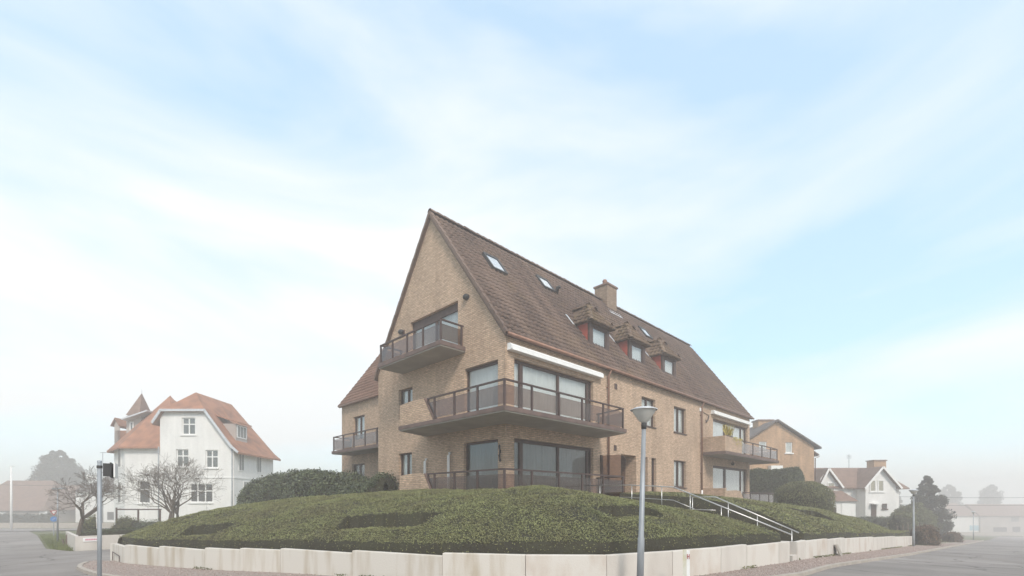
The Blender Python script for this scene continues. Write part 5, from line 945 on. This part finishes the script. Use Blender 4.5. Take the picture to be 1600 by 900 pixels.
# shed dormer on the right slope
sdm = MB(); q0, q1 = 46.6, 48.6; c_in, c_out = crr - 2.3, crr - .75; z_b, z_t = zpx(684, 47), zpx(663, 47); cbox(sdm, c_in, c_out, q0, q1, z_b - .5, z_t); SD = sdm.build('shed_dormer', 'far_wall', wh); rr2 = MB(); rr2.prism([C(c_out + .35, q0 - .25, z_t + .02), C(c_out + .35, q1 + .25, z_t + .02), C(c_in - .6, q1 + .25, z_t + .85), C(c_in - .6, q0 - .25, z_t + .85)], (0, 0, .12)); rr2.build('dormer_roof', 'tile_orange', SD)
dw_ = MB(); cbox(dw_, c_out + .002, c_out + .05, q0 + .15, q1 - .15, z_b, z_t - .1); dwf = dw_.build('window_frame', 'white', SD); g_ = MB()
for k in range(3): cbox(g_, c_out + .052, c_out + .058, q0 + .25 + k * .52, q0 + .68 + k * .52, z_b + .1, z_t - .2)
g_.build('pane', 'blind', SD)
# terrace fence of the white house
tf = empty('garden_fence', on_g(200, 38), 'thin dark rail fence in front of the white house terrace', 'fence'); fz = zpx(796, 38); 
for x in (182, 216, 250): q = W(cpx(x, 38), 38, 0); MB().box((q.x - .06, q.y - .06, -1.6), (q.x + .06, q.y + .06, fz + (.15 if x == 182 else 0))).build('post', 'wood', tf)
MB().bar(C(cpx(182, 38), 38, fz), C(cpx(252, 38), 38, fz), .08, .10).build('rail', 'wood', tf)

# --- orange brick house behind the right balcony
oh_ = empty('brick_house', W(26.6, 48, -.6), 'orange brick gabled house with slate roof behind the tall hedge', 'house'); D0 = 48.0; ca_, cr_, cl2 = cpx(1213, D0), cpx(1272, D0), cpx(1213, D0) * 2 - cpx(1272, D0); za_, ze2 = zpx(660, D0), zpx(698, D0); zg_ = -1.5
wall('gable_wall', 'C', D0, cl2, cr_, zg_, za_, [hole(1227.5, 1238, 691, 707.5, D0), hole(1186, 1198, 690, 707, D0)], 'brick_orange', oh_, clips=[lambda p: za_ - abs(p[0] - ca_) * (za_ - ze2) / (cr_ - ca_) - p[1] if p[0] >= ca_ - 1e-6 else 1.0, lambda p: za_ - (ca_ - p[0]) * (za_ - ze2) / (cr_ - ca_) - p[1] if p[0] <= ca_ + 1e-6 else 1.0], rev=.2)
m_ = MB(); m_.add([C(cl2, D0, zg_), C(cl2, 60, zg_), C(cl2, 60, ze2), C(cl2, D0, ze2)], [(0, 1, 2, 3)]); m_.add([C(cr_, D0, zg_), C(cr_, 60, zg_), C(cr_, 60, ze2), C(cr_, D0, ze2)], [(0, 1, 2, 3)]); m_.build('wall', 'brick_orange', oh_)
sl_ = (za_ - ze2) / (cr_ - ca_); o_ = .55
for sgn, c_ in ((1, cr_), (-1, cl2)):
    thick([C(ca_, D0 - .35, za_ + .12), C(c_ + sgn * o_, D0 - .35, ze2 - o_ * sl_ + .12), C(c_ + sgn * o_, 60, ze2 - o_ * sl_ + .12), C(ca_, 60, za_ + .12)], (0, 0, .16), 'slate', 'roof_slope', oh_)
m_ = MB(); cbox(m_, cpx(1180.5, 51), cpx(1203, 51), 50.4, 51.6, 7.5, zpx(659, 51)); K_ = m_.build('chimney', 'brick_orange', oh_); m_ = MB(); cbox(m_, cpx(1179, 51), cpx(1204.5, 51), 50.3, 51.7, zpx(659, 51) + .003, zpx(657, 51)); m_.build('chimney_cap', 'tile_far', K_)
cwin(oh_, 1227.5, 1238, 691, 707.5, D0, rec=.12, inner='curtain', mull=0, trans=0); cwin(oh_, 1186, 1198, 690, 707, D0, rec=.12, inner='curtain', mull=0, trans=0)
m_ = MB(); cbox(m_, cr_ - .4, cr_ + .75, D0 + .6, D0 + 6, zpx(712, D0), zpx(711, D0)); m_.prism([C(cr_ - .2, D0 + .5, zpx(700, D0)), C(cr_ + .85, D0 + .5, zpx(711, D0)), C(cr_ + .85, D0 + 6, zpx(711, D0)), C(cr_ - .2, D0 + 6, zpx(700, D0))], (0, 0, .12)); m_.build('side_eave', 'tile_far', oh_)
MB().tube([C(cr_ + .06, D0 - .08, zg_), C(cr_ + .06, D0 - .08, zpx(716, D0)), C(cr_ + .7, D0 + .3, zpx(713, D0))], .05, 8).build('downpipe', 'copper', oh_, True)
m_ = MB(); cbox(m_, cpx(1200, D0), cpx(1218, D0), D0 - .6, D0 - .05, zpx(735, D0), zpx(728, D0)); m_.build('porch_canopy', 'white', oh_)

# --- small white house on the right
sh = empty('small_white_house', on_g(1350, 55), 'small white cottage with brown tiled cross gables and brick chimney', 'house'); D0 = 55.0; zg_ = gz(*on_g(1350, 55)[:2]) - .6
def gable_front(xl, xa, xr_, ya, ye, d, db_, name):
    l, a_, r = cpx(xl, d), cpx(xa, d), cpx(xr_, d); z_a, z_e = zpx(ya, d), zpx(ye, d); m_ = MB(); i = .35
    zi = lambda c: z_e + (z_a - z_e) * (1 - abs(c - a_) / (r - a_))
    m_.add([C(l + i, d, zg_), C(r - i, d, zg_), C(r - i, d, zi(r - i) - .1), C(a_, d, z_a - .1), C(l + i, d, zi(l + i) - .1)], [(0, 1, 2, 3, 4)]); m_.add([C(r - i, d, zg_), C(r - i, d + db_, zg_), C(r - i, d + db_, z_e), C(r - i, d, z_e)], [(0, 1, 2, 3)]); m_.add([C(l + i, d, zg_), C(l + i, d + db_, zg_), C(l + i, d + db_, z_e), C(l + i, d, z_e)], [(0, 1, 2, 3)]); m_.build(name, 'brick_white', sh)
    for s_, c_ in ((-1, l), (1, r)):
        thick([C(a_, d - .4, z_a), C(c_, d - .4, z_e), C(c_, d + db_, z_e), C(a_, d + db_, z_a)], (0, 0, .12), 'tile_far', 'gable_roof', sh)
        MB().bar(C(a_, d - .43, z_a + .04), C(c_, d - .43, z_e + .04), .06, .20).build('barge_board', 'white', sh)
gable_front(1277, 1292, 1314.5, 733, 763, D0, 5, 'left_gable_wall'); gable_front(1347.5, 1376, 1405, 730.5, 764, D0 - 1.2, 6, 'right_gable_wall')
m_ = MB(); zr_, ze3 = zpx(733, D0 + 3), zpx(763, D0); thick([C(cpx(1292, D0), D0 + 2.5, zr_), C(cpx(1393, D0), D0 + 2.5, zr_), C(cpx(1419, D0), D0 - .2, ze3 - .1), C(cpx(1290, D0), D0 - .2, ze3)], (0, 0, .12), 'tile_far', 'main_roof', sh); thick([C(cpx(1393, D0), D0 + 2.5, zr_), C(cpx(1419, D0), D0 - .2, ze3 - .1), C(cpx(1419, D0), D0 + 6, ze3 - .1)], (0, 0, .12), 'tile_far', 'hip_roof', sh)
cbox(m_, cpx(1292, D0), cpx(1408, D0), D0 + .3, D0 + 5, zg_, ze3); m_.build('main_wall', 'brick_white', sh)
m_ = MB(); dp_ = D0 - 3; zp = zpx(783, dp_); zt_ = zpx(766.5, dp_); A_ = C(cpx(1327, dp_), dp_ + 1.2, zt_); m_.add([C(cpx(1292, dp_), dp_, zp), C(cpx(1342, dp_), dp_, zp), A_, C(cpx(1310, dp_), D0, zt_)], [(0, 1, 2, 3)]); m_.add([C(cpx(1342, dp_), dp_, zp), C(cpx(1342, dp_), D0, zp), A_], [(0, 1, 2)]); m_.build('porch_roof', 'tile_far', sh)
m_ = MB(); cbox(m_, cpx(1296, dp_), cpx(1340, dp_), dp_ + .3, D0, zg_, zp - .02); m_.build('porch_wall', 'brick_white', sh); m_ = MB(); cbox(m_, cpx(1318, dp_), cpx(1332, dp_), dp_ + .25, dp_ + .295, zg_, zp - .2); m_.build('garage_door', 'white', sh)
cwin(sh, 1293, 1304, 754, 771, D0 - .02, m='white', inner='cream', mull=0, trans=0); dg = D0 - 1.22
for x0 in (1359, 1371.5): cwin(sh, x0, x0 + 9.5, 750, 768, dg, m='white', inner='cream', mull=0, trans=0)
cwin(sh, 1378, 1385.5, 787, 795, dg, m='wood', inner='dark_in', mull=0, trans=0); m_ = MB(); cbox(m_, cpx(1361, dg), cpx(1369, dg), dg - .03, dg + .01, zg_, zpx(788, dg)); m_.build('door', 'wood', sh); m_ = MB(); cbox(m_, cpx(1359, dg), cpx(1372, dg), dg - .6, dg, zpx(788, dg), zpx(786.5, dg)); m_.build('door_canopy', 'white', sh)
m_ = MB(); cbox(m_, cpx(1362, D0 + 2), cpx(1380.5, D0 + 2), D0 + 1.6, D0 + 2.8, 4.2, zpx(720.5, D0 + 2)); K_ = m_.build('chimney', 'brick_orange', sh); m_ = MB(); cbox(m_, cpx(1361, D0 + 2), cpx(1381.5, D0 + 2), D0 + 1.5, D0 + 2.9, zpx(720.5, D0 + 2) + .003, zpx(719, D0 + 2)); m_.build('chimney_cap', 'tile_far', K_)
m_ = MB(); q = Vector(C(cpx(1326.5, D0 + 3), D0 + 3, 0)); z_ = zpx(733, D0 + 3); m_.tube([(q.x, q.y, z_ - .3), (q.x, q.y, zpx(710, D0 + 3))], .03, 6); 
for k in range(4): m_.bar(Vector((q.x - .2, q.y + .2, zpx(711.5 + k * 1.5, D0 + 3))), Vector((q.x + .2, q.y - .2, zpx(711.5 + k * 1.5, D0 + 3))), .03, .03)
m_.build('antenna', 'galv', sh)
for k, x in enumerate((1402, 1411, 1418.5, 1437)):
    q = on_g(x, 36 + k); tag(MB().tube([q + Vector((0, 0, -.2)), q + Vector((.03, 0, 1.3 + .1 * k))], .055, 7).build('garden_stake', 'bark'), ['leftmost thin tree stake on the bank below the small white cottage', 'second tree stake from the left on the bank below the cottage', 'tree stake on the bank just left of the distant street lamp', 'tree stake on the bank just right of the distant street lamp'][k], 'stake', 'tree stakes on the bank')

# --- far houses in the fog
def far_house(label, x0, x1, yb, ye, yr_, d, depth, m='far_wall', rm='tile_far', wins=(), hip=.0, cat='house'):
    o = empty('far_house', W(cpx((x0 + x1) / 2, d), d, zpx(yb, d)), label, cat, 'houses in the fog'); zb_, ze_, zr_ = zpx(yb, d) - 1.0, zpx(ye, d), zpx(yr_, d); a_, b_ = cpx(x0, d), cpx(x1, d); w_ = MB(); cbox(w_, a_, b_, d, d + depth, zb_, ze_); w_.build('wall', m, o)
    h_ = (b_ - a_) * hip; r = MB(); p = [C(a_ - .4, d - .5, ze_ - .1), C(b_ + .4, d - .5, ze_ - .1), C(b_ + .4 - h_, d + depth / 2, zr_), C(a_ - .4 + h_, d + depth / 2, zr_), C(a_ - .4, d + depth + .5, ze_ - .1), C(b_ + .4, d + depth + .5, ze_ - .1)]
    r.add(p, [(0, 1, 2, 3), (5, 4, 3, 2), (0, 3, 4), (1, 5, 2), (0, 4, 5, 1)]); r.build('roof', rm, o)
    for (wx0, wx1, wy0, wy1, mm) in wins:
        f = MB(); cbox(f, cpx(wx0, d), cpx(wx1, d), d - .06, d - .002, zpx(wy1, d), zpx(wy0, d)); f.build('window', mm, o)
    return o
far_house('hazy low house with a wide hipped roof at the far left edge', -60, 68, 815, 797, 749, 84, 10, wins=[(0, 9, 800, 806, 'white'), (62, 74, 799, 806, 'white')], hip=.22)
q = MB(); 
far_house('hazy gabled house beyond the pine, second from the left', 40, 112, 813, 788, 757, 96, 9, 'brick_white', wins=[], hip=.3)
far_house('hazy villa with glazed attic directly left of the white house', 118, 204, 812, 768, 737, 88, 10, 'brick_white', 'slate', wins=[(135, 150, 742, 750, 'white'), (168, 178, 800, 812, 'dark_in'), (150, 160, 776, 786, 'blind'), (180, 190, 776, 786, 'blind')], hip=.35)
far_house('ghostly long terrace of houses in the fog at the far right', 1532, 1680, 833, 806, 788, 148, 9, 'far_wall', 'tile_far', wins=[(1552, 1573, 824, 831, 'dark_in'), (1580, 1592, 808, 815, 'blind'), (1582, 1594, 823, 832, 'dark_in')])
far_house('ghostly house with pale blue shop board left of the far terrace', 1468, 1530, 833, 806, 790, 148.5, 9, 'brick_white', 'tile_far', wins=[(1515, 1541, 821, 829, 'shopblue'), (1527, 1536, 808, 812, 'white')])
far_house('ghostly building in the fog just right of the conifer', 1478, 1512, 830, 800, 786, 158, 9, 'brick_orange', 'tile_far')
blk = tag(MB().bar(W(-150, 70, gz(*W(-75, 70)[:2]) + .3), W(-40, 70, gz(*W(-60, 70)[:2]) + .3), .4, .75).build('roadside_wall', 'kerb'), 'low dark wall along the far cross road on the left', 'wall')
tag(MB().bar(W(95, 138, gz(*W(120, 138)[:2]) + .35), W(230, 138, gz(*W(170, 138)[:2]) + .35), .4, 1.1).build('roadside_wall', 'kerb'), 'low wall along the far cross road on the right', 'wall')
hedge('far_hedge', 'hazy hedge in front of the far left houses', [tuple(W(cpx(-40, 80), 80)[:2]), tuple(W(cpx(88, 80), 80)[:2])], .8, gz(-2, 100), gz(-2, 100) + 1.6, 'far_tree', 4000, .3, .2, .5)

# ------------------------------------------------------------------ haze
hz = MB().box((-425, -425, -10.6), (425, 425, 15.6)).build('haze', 'conc'); hz.data.materials.clear()
hm = bpy.data.materials.new('fog'); hm.use_nodes = True; t = hm.node_tree; t.nodes.clear(); o = N('ShaderNodeOutputMaterial', t); v = N('ShaderNodeVolumePrincipled', t)
v.inputs['Color'].default_value = (.985, .935, .912, 1); v.inputs['Density'].default_value = .0053; v.inputs['Anisotropy'].default_value = .1; t.links.new(v.outputs[0], o.inputs['Volume'])
hz.data.materials.append(hm); tag(hz, 'thin ground fog over the whole place', kind='stuff')

wp = np.array([[p.x, p.y] for p in WP]); wd = resample(wp, 600); k_ = rng.integers(0, 600, 2600); k_ = k_[vnoise(np.column_stack([wd[k_], np.zeros(len(k_))]), 1.1, 44) > .12]; q = wd[k_] + rng.normal(0, .03, (len(k_), 2)) - .05
q2 = np.array([[RP[0].x + (RP[-1].x - RP[0].x) * u, RP[0].y + (RP[-1].y - RP[0].y) * u - .05] for u in rng.uniform(0, 1, 1500) ** 1.3]); q2 = q2[vnoise(np.column_stack([q2, np.zeros(len(q2))]), .9, 45) > .1]
q = np.concatenate([q, q2]); pz = np.column_stack([q, ground(q[:, 0], q[:, 1]) + .07 + rng.uniform(0, .05, len(q))])
tag(leaves('wall_foot_weeds', pz, np.tile([0, 0, 1.0], (len(pz), 1)), .05, .02, 'shrub', None, 1.0), 'sparse weeds at the foot of the retaining wall', kind='stuff')
